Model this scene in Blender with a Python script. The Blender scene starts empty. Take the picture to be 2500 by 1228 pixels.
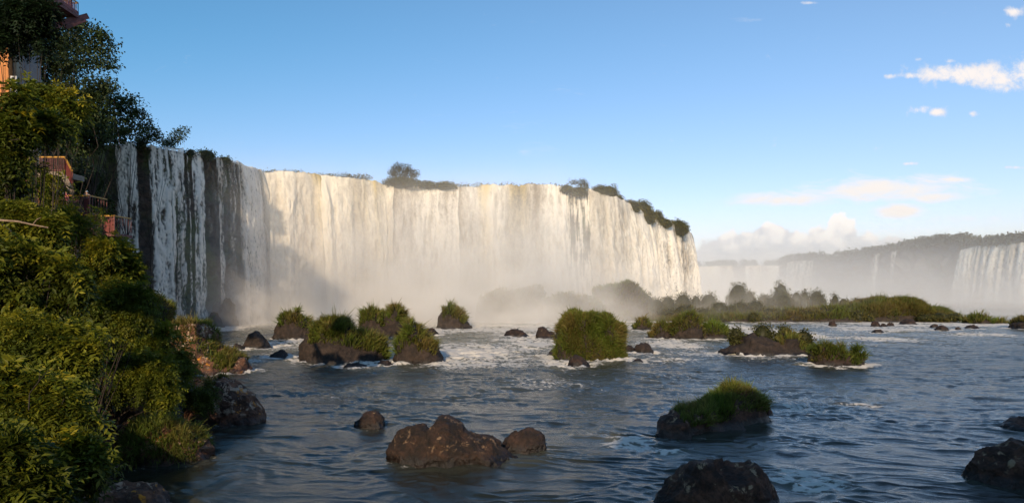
import bpy, math, random
import numpy as np
from mathutils import Vector

# ----------------------------------------------------------------------------
# camera model used to survey the photograph: pixel (x, y) at depth Y -> world
# ----------------------------------------------------------------------------
F, HOR, CAMZ = 1629.0, 700.0, 12.0
SUN_EL, SUN_AZ = math.radians(21.0), math.radians(-172.0)   # azimuth clockwise from +Y
TOSUN = np.array([math.sin(SUN_AZ) * math.cos(SUN_EL), math.cos(SUN_AZ) * math.cos(SUN_EL), math.sin(SUN_EL)])

def P(x, y, Y):
    return np.array([(x - 1250.0) / F * Y, Y, CAMZ + (HOR - y) / F * Y])

def WY(y):
    return CAMZ * F / (y - HOR)

scene = bpy.context.scene
col = scene.collection
RNG = np.random.default_rng(7)
UP = np.array([0.0, 0.0, 1.0])

# ----------------------------------------------------------------------------
# noise
# ----------------------------------------------------------------------------
def _h(ix, iy, iz, seed):
    h = (ix.astype(np.int64) * 374761393 + iy.astype(np.int64) * 668265263 + iz.astype(np.int64) * 2147483647 + seed * 1274126177) & 0xFFFFFFFF
    h = ((h ^ (h >> 13)) * 1274126177) & 0xFFFFFFFF
    h = ((h ^ (h >> 16)) * 2246822519) & 0xFFFFFFFF
    return h ^ (h >> 15)

def n2(x, y, seed=0):
    """gradient noise in the plane, about -1..1"""
    x = np.asarray(x, float); y = np.asarray(y, float)
    x, y = np.broadcast_arrays(x, y)
    ix = np.floor(x); iy = np.floor(y)
    fx = x - ix; fy = y - iy
    u = fx * fx * fx * (fx * (fx * 6 - 15) + 10); v = fy * fy * fy * (fy * (fy * 6 - 15) + 10)
    z = np.zeros_like(ix)
    def g(dx, dy):
        a = _h(ix + dx, iy + dy, z, seed) * (2 * math.pi / 4294967296.0)
        return np.cos(a) * (fx - dx) + np.sin(a) * (fy - dy)
    a = g(0, 0); b = g(1, 0); c = g(0, 1); d = g(1, 1)
    return 1.5 * ((a + (b - a) * u) * (1 - v) + (c + (d - c) * u) * v)

def n3(p, seed=0):
    """value noise in space, -1..1"""
    p = np.asarray(p, float)
    i = np.floor(p); f = p - i
    w = f * f * (3 - 2 * f)
    out = 0
    for dx in (0, 1):
        for dy in (0, 1):
            for dz in (0, 1):
                h = _h(i[..., 0] + dx, i[..., 1] + dy, i[..., 2] + dz, seed) / 2147483648.0 - 1.0
                ww = (w[..., 0] if dx else 1 - w[..., 0]) * (w[..., 1] if dy else 1 - w[..., 1]) * (w[..., 2] if dz else 1 - w[..., 2])
                out = out + h * ww
    return out

def fbm2(x, y, seed=0, o=4, g=0.5):
    s = 0; a = 1.0; t = 0
    for k in range(o):
        s = s + a * n2(x * 2 ** k, y * 2 ** k, seed + k); t += a; a *= g
    return s / t

def fbm3(p, seed=0, o=4, g=0.5):
    s = 0; a = 1.0; t = 0
    for k in range(o):
        s = s + a * n3(p * 2 ** k + k * 7.3, seed + k); t += a; a *= g
    return s / t

def sst(a, b, x):
    t = np.clip((x - a) / (b - a), 0, 1)
    return t * t * (3 - 2 * t)

def unit(v):
    return v / np.maximum(np.linalg.norm(v, axis=-1, keepdims=True), 1e-9)

# ----------------------------------------------------------------------------
# mesh and object helpers
# ----------------------------------------------------------------------------
def mesh_np(name, V, Fq, mats, smooth=True, attrs=None, matidx=None):
    """V (n,3); Fq list of int arrays (m,k) of equal-length faces"""
    me = bpy.data.meshes.new(name)
    V = np.ascontiguousarray(V, dtype=np.float32)
    if isinstance(Fq, np.ndarray):
        Fq = [Fq]
    me.vertices.add(len(V)); me.vertices.foreach_set("co", V.ravel())
    loops = np.concatenate([q.ravel() for q in Fq]).astype(np.int32)
    tot = np.concatenate([np.full(len(q), q.shape[1]) for q in Fq])
    start = np.concatenate([[0], np.cumsum(tot)[:-1]]).astype(np.int32)
    me.loops.add(len(loops)); me.loops.foreach_set("vertex_index", loops)
    me.polygons.add(len(tot)); me.polygons.foreach_set("loop_start", start)
    me.polygons.foreach_set("use_smooth", np.full(len(tot), bool(smooth)))
    for m in (mats if isinstance(mats, (list, tuple)) else [mats]):
        me.materials.append(m)
    if matidx is not None:
        me.polygons.foreach_set("material_index", np.asarray(matidx, dtype=np.int32))
    me.update(calc_edges=True)
    for k, a in (attrs or {}).items():
        a = np.asarray(a, dtype=np.float32)
        if a.ndim == 1:
            me.attributes.new(k, 'FLOAT', 'POINT').data.foreach_set("value", a)
        else:
            if a.shape[1] == 3:
                a = np.concatenate([a, np.ones((len(a), 1), np.float32)], 1)
            me.attributes.new(k, 'FLOAT_COLOR', 'POINT').data.foreach_set("color", np.ascontiguousarray(a).ravel())
    return me

def tag(o, label=None, cat=None, group=None, kind=None):
    if label: o['label'] = label
    if cat: o['category'] = cat
    if group: o['group'] = group
    if kind: o['kind'] = kind
    return o

def link(name, me, parent=None, loc=None):
    o = bpy.data.objects.new(name, me)
    col.objects.link(o)
    if parent is not None:
        o.parent = parent
        # geometry is authored in world space: cancel the parent's place
        o.location = -parent.location
    if loc is not None:
        o.location = loc
    return o

def thing(name, loc, label, cat, group=None):
    o = bpy.data.objects.new(name, None)
    o.empty_display_size = 0.5
    col.objects.link(o)
    o.location = Vector([float(c) for c in loc])
    return tag(o, label, cat, group)

def grid_faces(nu, nv, wrap=False):
    i = np.arange(nu - 1)[:, None]; jn = nv if wrap else nv - 1
    j = np.arange(jn)[None, :]
    j2 = (j + 1) % nv
    return np.stack([i * nv + j, (i + 1) * nv + j, (i + 1) * nv + j2, i * nv + j2], -1).reshape(-1, 4)

def grid_normals(V):
    du = np.gradient(V, axis=0); dv = np.gradient(V, axis=1)
    return unit(np.cross(du, dv))

class MB:
    """collects boxes, bars and tubes into ONE mesh"""
    def __init__(s):
        s.v = []; s.f = []; s.n = 0
    def add(s, V, Fs):
        s.v.append(np.asarray(V, float)); s.f.append((np.asarray(Fs), s.n)); s.n += len(V)
    def box(s, lo, hi):
        x0, y0, z0 = lo; x1, y1, z1 = hi
        V = [(x0,y0,z0),(x1,y0,z0),(x1,y1,z0),(x0,y1,z0),(x0,y0,z1),(x1,y0,z1),(x1,y1,z1),(x0,y1,z1)]
        s.add(V, [(0,3,2,1),(4,5,6,7),(0,1,5,4),(1,2,6,5),(2,3,7,6),(3,0,4,7)])
    def prism(s, quad, off):
        """a planar quad (4 points) extruded by off"""
        q = np.asarray(quad, float); off = np.asarray(off, float)
        V = np.concatenate([q, q + off])
        s.add(V, [(0,1,2,3),(7,6,5,4),(0,4,5,1),(1,5,6,2),(2,6,7,3),(3,7,4,0)])
    def bar(s, a, b, w, h=None):
        a = np.asarray(a, float); b = np.asarray(b, float); h = h or w
        d = unit(b - a); r = np.cross(d, UP)
        r = unit(r) if np.linalg.norm(r) > 1e-3 else np.array([1., 0, 0])
        q = np.cross(r, d)
        V = [p + sx * r * w / 2 + sy * q * h / 2 for p in (a, b) for sx, sy in ((-1,-1),(1,-1),(1,1),(-1,1))]
        s.add(V, [(0,1,2,3),(7,6,5,4),(0,4,5,1),(1,5,6,2),(2,6,7,3),(3,7,4,0)])
    def tube(s, pts, rad, k=6):
        pts = np.asarray(pts, float); rad = np.broadcast_to(np.asarray(rad, float), (len(pts),))
        d = unit(np.gradient(pts, axis=0))
        ref = np.where(np.abs(d[:, 2:3]) > 0.9, np.array([[1., 0, 0]]), UP[None])
        r = unit(np.cross(d, ref)); q = np.cross(r, d)
        a = np.linspace(0, 2 * math.pi, k, endpoint=False)
        V = pts[:, None] + rad[:, None, None] * (np.cos(a)[None, :, None] * r[:, None] + np.sin(a)[None, :, None] * q[:, None])
        s.add(V.reshape(-1, 3), grid_faces(len(pts), k, True))
    def build(s, name, mat, parent=None, smooth=False):
        V = np.concatenate(s.v); Fs = [f + n for f, n in s.f]
        by = {}
        for q in Fs:
            by.setdefault(q.shape[1], []).append(q)
        return link(name, mesh_np(name, V, [np.concatenate(q) for q in by.values()], mat, smooth), parent)

# ----------------------------------------------------------------------------
# node helpers
# ----------------------------------------------------------------------------
class NT:
    def __init__(s, tree):
        s.t = tree; s.n = tree.nodes; s.l = tree.links
        s.n.clear()
    def put(s, sock, v):
        if isinstance(v, bpy.types.NodeSocket):
            s.l.new(v, sock)
        elif v is not None:
            sock.default_value = v
    def node(s, kind, props=None, ins=None):
        nd = s.n.new(kind)
        for k, v in (props or {}).items():
            setattr(nd, k, v)
        for k, v in (ins or {}).items():
            s.put(nd.inputs[k], v)
        return nd
    def m(s, op, a, b=None, c=None, clamp=False):
        nd = s.n.new('ShaderNodeMath'); nd.operation = op; nd.use_clamp = clamp
        for i, v in enumerate((a, b, c)):
            if v is not None: s.put(nd.inputs[i], v)
        return nd.outputs[0]
    def vm(s, op, a, b=None):
        nd = s.n.new('ShaderNodeVectorMath'); nd.operation = op
        s.put(nd.inputs[0], a)
        if b is not None: s.put(nd.inputs[1], b)
        return nd.outputs[0]
    def mr(s, v, a, b, c=0.0, d=1.0, smooth=True):
        nd = s.n.new('ShaderNodeMapRange'); nd.clamp = True
        if smooth: nd.interpolation_type = 'SMOOTHSTEP'
        for i, q in enumerate((v, a, b, c, d)):
            s.put(nd.inputs[i], q)
        return nd.outputs[0]
    def mix(s, fac, a, b, mode='MIX'):
        nd = s.n.new('ShaderNodeMix'); nd.data_type = 'RGBA'; nd.blend_type = mode
        s.put(nd.inputs[0], fac); s.put(nd.inputs[6], a); s.put(nd.inputs[7], b)
        return nd.outputs[2]
    def noise(s, vec, scale, detail=4.0, rough=0.55, dist=0.0, out=0):
        nd = s.node('ShaderNodeTexNoise', {}, {'Scale': scale, 'Detail': detail, 'Roughness': rough, 'Distortion': dist})
        if vec is not None: s.l.new(vec, nd.inputs['Vector'])
        return nd.outputs[out]
    def attr(s, name, out='Fac'):
        nd = s.n.new('ShaderNodeAttribute'); nd.attribute_name = name
        return nd.outputs[out]
    def pos(s):
        return s.n.new('ShaderNodeNewGeometry').outputs['Position']
    def scalev(s, vec, sx, sy, sz):
        return s.vm('MULTIPLY', vec, (sx, sy, sz))
    def bump(s, h, strength=0.5, dist=0.1, normal=None):
        nd = s.node('ShaderNodeBump', {}, {'Strength': strength, 'Distance': dist, 'Height': h})
        if normal is not None: s.l.new(normal, nd.inputs['Normal'])
        return nd.outputs[0]
    def bsdf(s, color, rough=0.8, normal=None, **kw):
        nd = s.n.new('ShaderNodeBsdfPrincipled')
        s.put(nd.inputs['Base Color'], color); s.put(nd.inputs['Roughness'], rough)
        if normal is not None: s.l.new(normal, nd.inputs['Normal'])
        for k, v in kw.items():
            s.put(nd.inputs[k.replace('_', ' ')], v)
        return nd.outputs[0]
    def out(s, surf=None, vol=None):
        nd = s.n.new('ShaderNodeOutputMaterial')
        if surf is not None: s.l.new(surf, nd.inputs['Surface'])
        if vol is not None: s.l.new(vol, nd.inputs['Volume'])

def new_mat(name):
    m = bpy.data.materials.new(name); m.use_nodes = True
    return m, NT(m.node_tree)

def C(r, g, b): return (r, g, b, 1.0)

# ----------------------------------------------------------------------------
# materials
# ----------------------------------------------------------------------------
def mat_plain(name, c, rough=0.7, var=0.25, scale=3.0):
    m, t = new_mat(name)
    n = t.noise(t.pos(), scale, 5.0, 0.6)
    k = t.mr(n, 0.3, 0.7, 1 - var, 1 + var)
    cc = t.mix(1.0, C(*c), t.node('ShaderNodeCombineColor', {}, {0: k, 1: k, 2: k}).outputs[0], 'MULTIPLY')
    t.out(t.bsdf(cc, rough, t.bump(n, 0.3, 0.02)))
    return m

def mat_rock(name, dark, light, lichen=(0.30, 0.22, 0.13), lich_amt=0.62, orange=False, scale=1.0):
    m, t = new_mat(name)
    p = t.pos()
    a = t.noise(p, 0.9 * scale, 7.0, 0.62)
    b = t.noise(p, 4.5 * scale, 6.0, 0.65)
    c = t.mix(t.mr(a, 0.38, 0.66), C(*dark), C(*light))
    c = t.mix(t.mr(b, 0.3, 0.7), t.mix(1.0, c, C(0.45, 0.42, 0.4), 'MULTIPLY'), c)
    l = t.noise(p, 1.15 * scale, 9.0, 0.72, 0.6)
    sep = t.node('ShaderNodeSeparateXYZ', {}, {0: p})
    nz = t.node('ShaderNodeSeparateXYZ', {}, {0: t.n.new('ShaderNodeNewGeometry').outputs['Normal']})
    lm = t.m('MULTIPLY', t.mr(l, lich_amt, lich_amt + 0.05), t.mr(sep.outputs[2], 0.5, 1.3))
    c = t.mix(t.m('MULTIPLY', lm, 0.8), c, C(*lichen))
    if orange:
        o = t.noise(p, 0.8, 6.0, 0.7)
        c = t.mix(t.m('MULTIPLY', t.mr(o, 0.60, 0.64), t.mr(nz.outputs[2], -0.1, 0.4)), c, C(0.55, 0.22, 0.015))
    wet = t.mr(t.m('ADD', sep.outputs[2], t.m('MULTIPLY', t.m('SUBTRACT', b, 0.5), 0.8)), 0.25, 0.7)
    c = t.mix(wet, t.mix(1.0, c, C(0.35, 0.35, 0.38), 'MULTIPLY'), c)
    h = t.m('ADD', t.m('MULTIPLY', b, 0.6), a)
    t.out(t.bsdf(c, t.m('MULTIPLY_ADD', wet, 0.45, 0.4), t.bump(h, 0.9, 0.25)))
    return m

def mat_leaf(name, c, trans=0.35, rough=0.55):
    m, t = new_mat(name)
    cc = t.mix(1.0, C(*c), t.attr('tint', 'Color'), 'MULTIPLY')
    d = t.bsdf(cc, rough, Specular_IOR_Level=0.3)
    tr = t.node('ShaderNodeBsdfTranslucent', {}, {'Color': cc}).outputs[0]
    t.out(t.node('ShaderNodeMixShader', {}, {0: trans, 1: d, 2: tr}).outputs[0])
    return m

M = {}
M['rock'] = mat_rock('basalt', (0.018, 0.010, 0.008), (0.060, 0.032, 0.022))
M['rock_shade'] = mat_rock('basalt_shade_lift', (0.040, 0.016, 0.010), (0.16, 0.066, 0.036), (0.42, 0.28, 0.17), 0.57)  # basalt brightened and warmed for boulders that lie in shade
M['rock_big'] = mat_rock('basalt_lichen', (0.012, 0.007, 0.005), (0.048, 0.024, 0.015), (0.21, 0.135, 0.08), 0.55)
M['rock_mid'] = mat_rock('basalt_brown', (0.02, 0.013, 0.010), (0.055, 0.036, 0.026), lich_amt=0.68)
M['rock_bank'] = mat_rock('basalt_bank', (0.06, 0.027, 0.015), (0.25, 0.115, 0.06), (0.5, 0.38, 0.27), 0.53, True)
M['leaf_near'] = mat_leaf('leaf_near', (0.17, 0.168, 0.014), 0.4)
M['leaf_tree'] = mat_leaf('leaf_tree', (0.045, 0.075, 0.022), 0.3)
M['leaf_far'] = mat_leaf('leaf_far', (0.10, 0.105, 0.03), 0.3)
M['grass'] = mat_leaf('grass', (0.17, 0.165, 0.028), 0.4)
M['bark'] = mat_plain('bark', (0.03, 0.021, 0.016), 0.85, 0.4, 6.0)
M['bark_pale'] = mat_plain('bark_pale', (0.22, 0.155, 0.11), 0.85, 0.4, 8.0)
M['concrete'] = mat_plain('concrete', (0.25, 0.20, 0.155), 0.85, 0.25, 1.5)
M['red'] = mat_plain('red_paint', (0.17, 0.03, 0.028), 0.6, 0.3, 2.0)
M['redgrey'] = mat_plain('red_wood', (0.16, 0.055, 0.05), 0.7, 0.35, 3.0)
M['yellow'] = mat_plain('yellow_paint', (0.50, 0.25, 0.03), 0.5, 0.15, 3.0)
M['orange'] = mat_plain('orange_stucco', (0.55, 0.22, 0.07), 0.85, 0.2, 0.8)
M['white'] = mat_plain('white_paint', (0.75, 0.75, 0.75), 0.6, 0.1)
M['glass'] = mat_plain('dark_glass', (0.03, 0.04, 0.05), 0.1, 0.1)
M['skin'] = mat_plain('skin', (0.42, 0.23, 0.15), 0.6, 0.08)
M['hair'] = mat_plain('hair', (0.02, 0.014, 0.01), 0.6, 0.2)
for k, c in dict(c_red=(0.6, 0.03, 0.03), c_pink=(0.65, 0.12, 0.25), c_white=(0.75, 0.75, 0.72), c_orange=(0.6, 0.2, 0.05), c_blue=(0.06, 0.10, 0.28), c_dark=(0.03, 0.03, 0.05), c_tan=(0.35, 0.27, 0.18), c_grey=(0.22, 0.22, 0.24), c_yellow=(0.6, 0.42, 0.05)).items():
    M[k] = mat_plain(k, c, 0.8, 0.1)

def make_soil():
    m, t = new_mat('bank_soil')
    p = t.pos()
    a = t.noise(p, 0.35, 8.0, 0.65)
    c = t.mix(t.mr(a, 0.4, 0.6), C(0.012, 0.010, 0.005), C(0.035, 0.042, 0.012))
    t.out(t.bsdf(c, 0.9, t.bump(t.noise(p, 2.0, 6.0, 0.7), 1.0, 0.3)))
    return m
M['soil'] = make_soil()

def make_cliff(name, dark, brown, moss, moss_t):
    m, t = new_mat(name)
    p = t.pos()
    a = t.noise(t.scalev(p, 1, 1, 0.55), 0.12, 8.0, 0.66)
    b = t.noise(t.scalev(p, 1, 1, 1.8), 0.45, 7.0, 0.65)
    g = t.noise(t.scalev(p, 1, 1, 0.5), 0.07, 7.0, 0.62, 0.4)
    c = t.mix(t.mr(b, 0.35, 0.65), C(*dark), C(*brown))
    c = t.mix(t.mr(g, moss_t, moss_t + 0.12), c, t.mix(t.mr(b, 0.4, 0.6), C(*moss), C(moss[0] * 2, moss[1] * 1.8, moss[2] * 1.5)))
    t.out(t.bsdf(c, 0.75, t.bump(t.m('ADD', a, b), 1.0, 1.2)))
    return m
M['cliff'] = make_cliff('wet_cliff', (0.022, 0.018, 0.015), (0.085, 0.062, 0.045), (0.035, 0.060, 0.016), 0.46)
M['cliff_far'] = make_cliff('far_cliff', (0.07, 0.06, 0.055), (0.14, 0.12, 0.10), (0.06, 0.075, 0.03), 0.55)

def make_fall_mat():
    m, t = new_mat('white_water')
    c = t.attr('wcol', 'Color')
    d = t.bsdf(c, 0.65, Specular_IOR_Level=0.2)
    tr = t.node('ShaderNodeBsdfTranslucent', {}, {'Color': c}).outputs[0]
    w = t.node('ShaderNodeMixShader', {}, {0: 0.25, 1: d, 2: tr}).outputs[0]
    tp = t.node('ShaderNodeBsdfTransparent').outputs[0]
    t.out(t.node('ShaderNodeMixShader', {}, {0: t.attr('cover'), 1: tp, 2: w}).outputs[0])
    return m
M['fall'] = make_fall_mat()
# ----------------------------------------------------------------------------
# leaves, blades, mounds
# ----------------------------------------------------------------------------
def leaf_mesh(name, Cn, A, Nn, L, W, tint, mat, fold=0.25, droop=0.0):
    """one folded rhombic leaf per row: base at Cn, axis A, face normal Nn"""
    n = len(Cn)
    A = unit(A); B = unit(np.cross(Nn, A)); N = np.cross(A, B)
    L = np.broadcast_to(L, (n,))[:, None]; W = np.broadcast_to(W, (n,))[:, None]
    v0 = Cn
    v1 = Cn + A * L * 0.45 + B * W * 0.5 + N * W * fold
    v2 = Cn + A * L + np.array([0, 0, -1.0]) * L * droop
    v3 = Cn + A * L * 0.45 - B * W * 0.5 + N * W * fold
    v4 = Cn + A * L * 0.5
    V = np.stack([v0, v1, v2, v3, v4], 1).reshape(-1, 3)
    i = np.arange(n)[:, None] * 5
    T = np.concatenate([i + np.array([[0, 4, 1]]), i + np.array([[1, 4, 2]]), i + np.array([[0, 3, 4]]), i + np.array([[3, 2, 4]])])
    return mesh_np(name, V, T, mat, False, {'tint': np.repeat(tint, 5, 0)})

def quad_leaf_mesh(name, Cn, A, Nn, L, W, tint, mat):
    n = len(Cn)
    A = unit(A); B = unit(np.cross(Nn, A)); N = np.cross(A, B)
    L = np.broadcast_to(L, (n,))[:, None]; W = np.broadcast_to(W, (n,))[:, None]
    V = np.stack([Cn, Cn + A * L * .5 + B * W * .5, Cn + A * L - N * W * .2, Cn + A * L * .5 - B * W * .5], 1).reshape(-1, 3)
    Q = np.arange(n * 4).reshape(-1, 4)
    return mesh_np(name, V, Q, mat, False, {'tint': np.repeat(tint, 4, 0)})

def rand_dirs(n, rng):
    return unit(rng.normal(size=(n, 3)))

def crown(name, blobs, nclump, per, leaf, mat, parent, seed=0, spread=0.5, lightness=(0.6, 1.5), yellow=0.3, shell=(0.55, 1.0), hang=0.0):
    """leaf clumps scattered through the outer volume of a union of ellipsoids"""
    rng = np.random.default_rng(seed)
    blobs = [(np.asarray(c, float), np.broadcast_to(np.asarray(r, float), (3,))) for c, r in blobs]
    w = np.array([np.prod(r) ** (2 / 3) for _, r in blobs]); w /= w.sum()
    which = rng.choice(len(blobs), nclump, p=w)
    cs = np.array([b[0] for b in blobs])[which]; rs = np.array([b[1] for b in blobs])[which]
    d = rand_dirs(nclump, rng)
    rr = rng.uniform(shell[0], shell[1], nclump)[:, None]
    lump = 1 + 0.16 * n3(d * 2.2 + which[:, None] * 3.1, seed)[:, None]
    cc = cs + d * rs * rr * lump
    s = spread
    pts = np.repeat(cc, per, 0) + rng.normal(size=(nclump * per, 3)) * s * np.array([1, 1, 0.6])
    dd = np.repeat(d, per, 0)
    A = unit(dd * 0.7 + rng.normal(size=pts.shape) * 0.7 + np.array([0, 0, -hang]))
    Nn = unit(UP * 0.9 + dd * 0.5 + rng.normal(size=pts.shape) * 0.5)
    n = len(pts)
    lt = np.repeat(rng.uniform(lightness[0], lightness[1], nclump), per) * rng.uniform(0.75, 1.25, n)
    lt = lt * np.repeat(0.55 + 0.45 * sst(shell[0], shell[1], rr[:, 0]), per)  # inner clumps darker: crown shade put into the leaf tint
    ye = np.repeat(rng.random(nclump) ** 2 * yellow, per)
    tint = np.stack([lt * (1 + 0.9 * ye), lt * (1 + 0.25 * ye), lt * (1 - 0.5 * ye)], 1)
    L = leaf * rng.uniform(0.7, 1.3, n)
    return link(name, quad_leaf_mesh(name, pts, A, Nn, L, L * 0.55, tint, mat), parent)

def blade_mesh(name, R, N, L, W, tint, mat, rng, lean=0.6, droop=0.7, wind=(0.0, 0.0)):
    n = len(R)
    d0 = unit(UP * 0.75 + N * lean + rng.normal(size=(n, 3)) * 0.28 + np.array([wind[0], wind[1], 0]))
    L = np.broadcast_to(L, (n,))[:, None]
    mid = R + d0 * L * 0.55
    d1 = unit(d0 + N * 0.35 + np.array([0, 0, -1.0]) * droop * rng.uniform(0.3, 1.5, (n, 1)) + rng.normal(size=(n, 3)) * 0.15)
    tip = mid + d1 * L * 0.5
    s = unit(np.cross(d0, rand_dirs(n, rng)))
    W = np.broadcast_to(W, (n,))[:, None]
    V = np.stack([R - s * W * .5, R + s * W * .5, mid + s * W * .4, mid - s * W * .4, tip + s * W * .06, tip - s * W * .06], 1).reshape(-1, 3)
    i = np.arange(n)[:, None] * 6
    Q = np.concatenate([i + np.array([[0, 1, 2, 3]]), i + np.array([[3, 2, 4, 5]])])
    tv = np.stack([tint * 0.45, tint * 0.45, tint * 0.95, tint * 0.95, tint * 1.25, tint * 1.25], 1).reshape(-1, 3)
    return mesh_np(name, V, Q, mat, False, {'tint': tv})

MOUNDS = []
class Mound:
    """a rock or hummock whose skyline follows a surveyed outline (pixels) and whose foot stands at the waterline ybase"""
    def __init__(s, outline, ybase, dr=0.8, nu=70, nv=44, rough=0.10, seed=1, lower=0.0, facets=34, e=0.62, facet_k=0.8, foot=-0.7, Yf=None, zb=0.0, shear=0.0):
        rng = np.random.default_rng(seed)
        xs = np.array([p[0] for p in outline], float); ys = np.array([p[1] for p in outline], float)
        Yf = Yf or WY(ybase)
        w = (xs[-1] - xs[0]) / F * Yf; D = w * dr
        Yc = Yf + D * 0.5; w *= Yc / Yf
        u = 0.5 - 0.5 * np.cos(np.linspace(0, math.pi, nu)); u = 0.5 * u + 0.5 * np.linspace(0, 1, nu)
        px = xs[0] + (xs[-1] - xs[0]) * u
        Yc0 = Yc; pm = (xs[0] + xs[-1]) / 2
        Yc = Yc0 + shear * (px - pm) / F * Yc0
        h = CAMZ + (HOR - np.interp(px, xs, ys)) / F * Yc
        h = np.maximum(h - (lower(px) if callable(lower) else lower), 0.05) - zb
        X = (px - 1250) / F * Yc
        d = D * 0.5 * np.maximum(1 - np.abs(2 * u - 1) ** 2.6, 0.0) ** 0.5
        v = np.linspace(0, math.pi, nv)
        endf = np.clip(np.minimum(u, 1 - u) / 0.02, 0, 1)
        h = h * endf
        zz = foot + (h[:, None] - foot) * np.sin(v)[None] ** e
        V = np.stack([np.broadcast_to(X[:, None], zz.shape), Yc[:, None] - d[:, None] * np.cos(v)[None], zz + zb], -1)
        Yc = Yc0
        s.size = min(w, D, max(h.max(), 0.3) * 2)
        N = grid_normals(V)
        if N[nu // 2, nv // 2, 2] < 0: N = -N; s.flip = True
        else: s.flip = False
        if facets:
            ku = rng.integers(2, nu - 2, facets); kv = rng.integers(3, nv - 3, facets)
            cp = V[ku, kv]; cn = unit(N[ku, kv] + rng.normal(size=(facets, 3)) * 0.12)
            dist = np.linalg.norm((V[:, :, None] - cp) / np.array([1, 1, 0.8]), axis=-1)
            k = dist.argmin(-1)
            pd = ((V - cp[k]) * cn[k]).sum(-1)
            V = V - cn[k] * (np.clip(pd, -0.25 * s.size, 0.25 * s.size) * facet_k)[..., None]
        q = V / s.size
        V = V + N * (rough * s.size * (fbm3(q * 2.6, seed, 5, 0.6) * 0.8 - 0.55 * np.abs(fbm3(q * 3.5 * np.array([1, 1, 1.8]), seed + 9, 4, .6)) + .12 * np.round(fbm3(q * 5, seed + 21, 2) * 4)))[..., None]
        s.V = V; s.nu, s.nv = nu, nv; s.px = px; s.D = D; s.Yc = Yc; s.Yf = Yf; s.w = w
        s.N = grid_normals(V) * (-1 if s.flip else 1)
        s.base = np.array([X.mean(), Yc, 0.0])
        if zb == 0.0: MOUNDS.append((X.mean(), Yc, w * .5, D * .5, shear))
    def build(s, name, mat, parent=None):
        Q = grid_faces(s.nu, s.nv)
        if s.flip: Q = Q[:, ::-1]
        return link(name, mesh_np(name, s.V.reshape(-1, 3), Q, mat, True), parent)
    def sample(s, n, x0, x1, v0, v1, rng, patch=0.0, seed=0, vx=None):
        """n random surface points with pixel column in x0..x1 and the girth parameter in v0..v1 (0 front foot, .5 crest, 1 back foot)"""
        a, b = np.interp([x0, x1], s.px, np.arange(s.nu))
        m = int(n * 1.0)
        iu = rng.uniform(a, b, m); iv = rng.uniform(v0, v1, m) * (s.nv - 1)
        if vx is not None:
            lo = np.interp(np.interp(iu, np.arange(s.nu), s.px), vx[0], vx[1])
            iv = (lo + rng.random(m) * (v1 - lo)) * (s.nv - 1)
        i0 = np.clip(iu.astype(int), 0, s.nu - 2); j0 = np.clip(iv.astype(int), 0, s.nv - 2)
        fu = (iu - i0)[:, None]; fv = (iv - j0)[:, None]
        def bl(G):
            return (G[i0, j0] * (1 - fu) + G[i0 + 1, j0] * fu) * (1 - fv) + (G[i0, j0 + 1] * (1 - fu) + G[i0 + 1, j0 + 1] * fu) * fv
        p, nn = bl(s.V), unit(bl(s.N))
        if patch:
            k = fbm3(p / s.size * 3.0, seed + 40, 3) > -0.5 + patch
            p, nn = p[k], nn[k]
        return p, nn

def grass_tint(n, rng, p, hue=0.3, seed=0, scale=1.0, bright=1.0):
    k = fbm3(p * (0.5 / scale), seed, 3)
    dry = np.clip(hue + k * 0.95 + rng.normal(size=n) * 0.2, 0, 1.0)
    lt = bright * rng.uniform(0.7, 1.25, n) * (1 + 0.35 * fbm3(p * (1.1 / scale), seed + 5, 2))
    return np.stack([lt * (0.72 + 0.55 * dry), lt * (1.02 - 0.10 * dry), lt * (0.85 + 0.9 * dry)], 1)

def grassy(name, label, outline, ybase, patches, blade=1.2, dens=1.0, group=None, seed=1, cat='rock', rockmat='rock_mid', hue=0.3, width=None, bright=1.0, kinds='grass', droop=0.7, wind=(0, 0), **kw):
    """boulder > rock, grass.  patches: (x0, x1, vfront) columns that carry growth and how far it hangs down the front"""
    def lower(px):
        k = np.zeros_like(px)
        for x0, x1, vf in patches:
            k = np.maximum(k, sst(x0 - 4, x0 + 6, px) * (1 - sst(x1 - 6, x1 + 4, px)))
        return k * blade * 0.62
    mo = Mound(outline, ybase, seed=seed, lower=lower, **kw)
    t = thing(name, mo.base, label, cat, group)
    mo.build('rock', M[rockmat], t)
    rng = np.random.default_rng(seed + 100)
    Rs, Ns = [], []
    pxm = F / mo.Yc                      # pixels per metre here
    for x0, x1, vf in patches:
        area = (x1 - x0) / pxm * (mo.size * 1.3)
        n = int(np.clip(dens * area * (pxm / 9.0) ** 1.3 * 18, 250, 9000))
        p, nn = mo.sample(n, x0, x1, vf * 0.5, 0.86, rng)
        # ragged lower edge
        keep = rng.random(len(p)) < 0.35 + 0.65 * sst(-0.35, 0.1, fbm3(p / mo.size * 4, seed + 3, 3) + 0.2)
        Rs.append(p[keep]); Ns.append(nn[keep])
    R = np.concatenate(Rs); N = np.concatenate(Ns)
    n = len(R)
    tint = grass_tint(n, rng, R, hue, seed, max(mo.size / 4, 0.6), bright)
    hgt = np.clip(1 + 1.0 * fbm3(R / mo.size * 4.5, seed + 77, 2), .45, 1.7) * np.where(rng.random(n) < .04, 1.6, 1.0)
    L = blade * rng.uniform(0.55, 1.25, n) * hgt
    W = (width or 0.9 / pxm * 1.9) * rng.uniform(0.7, 1.4, n)
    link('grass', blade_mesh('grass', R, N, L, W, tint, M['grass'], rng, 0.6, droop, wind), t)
    return mo, t

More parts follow.
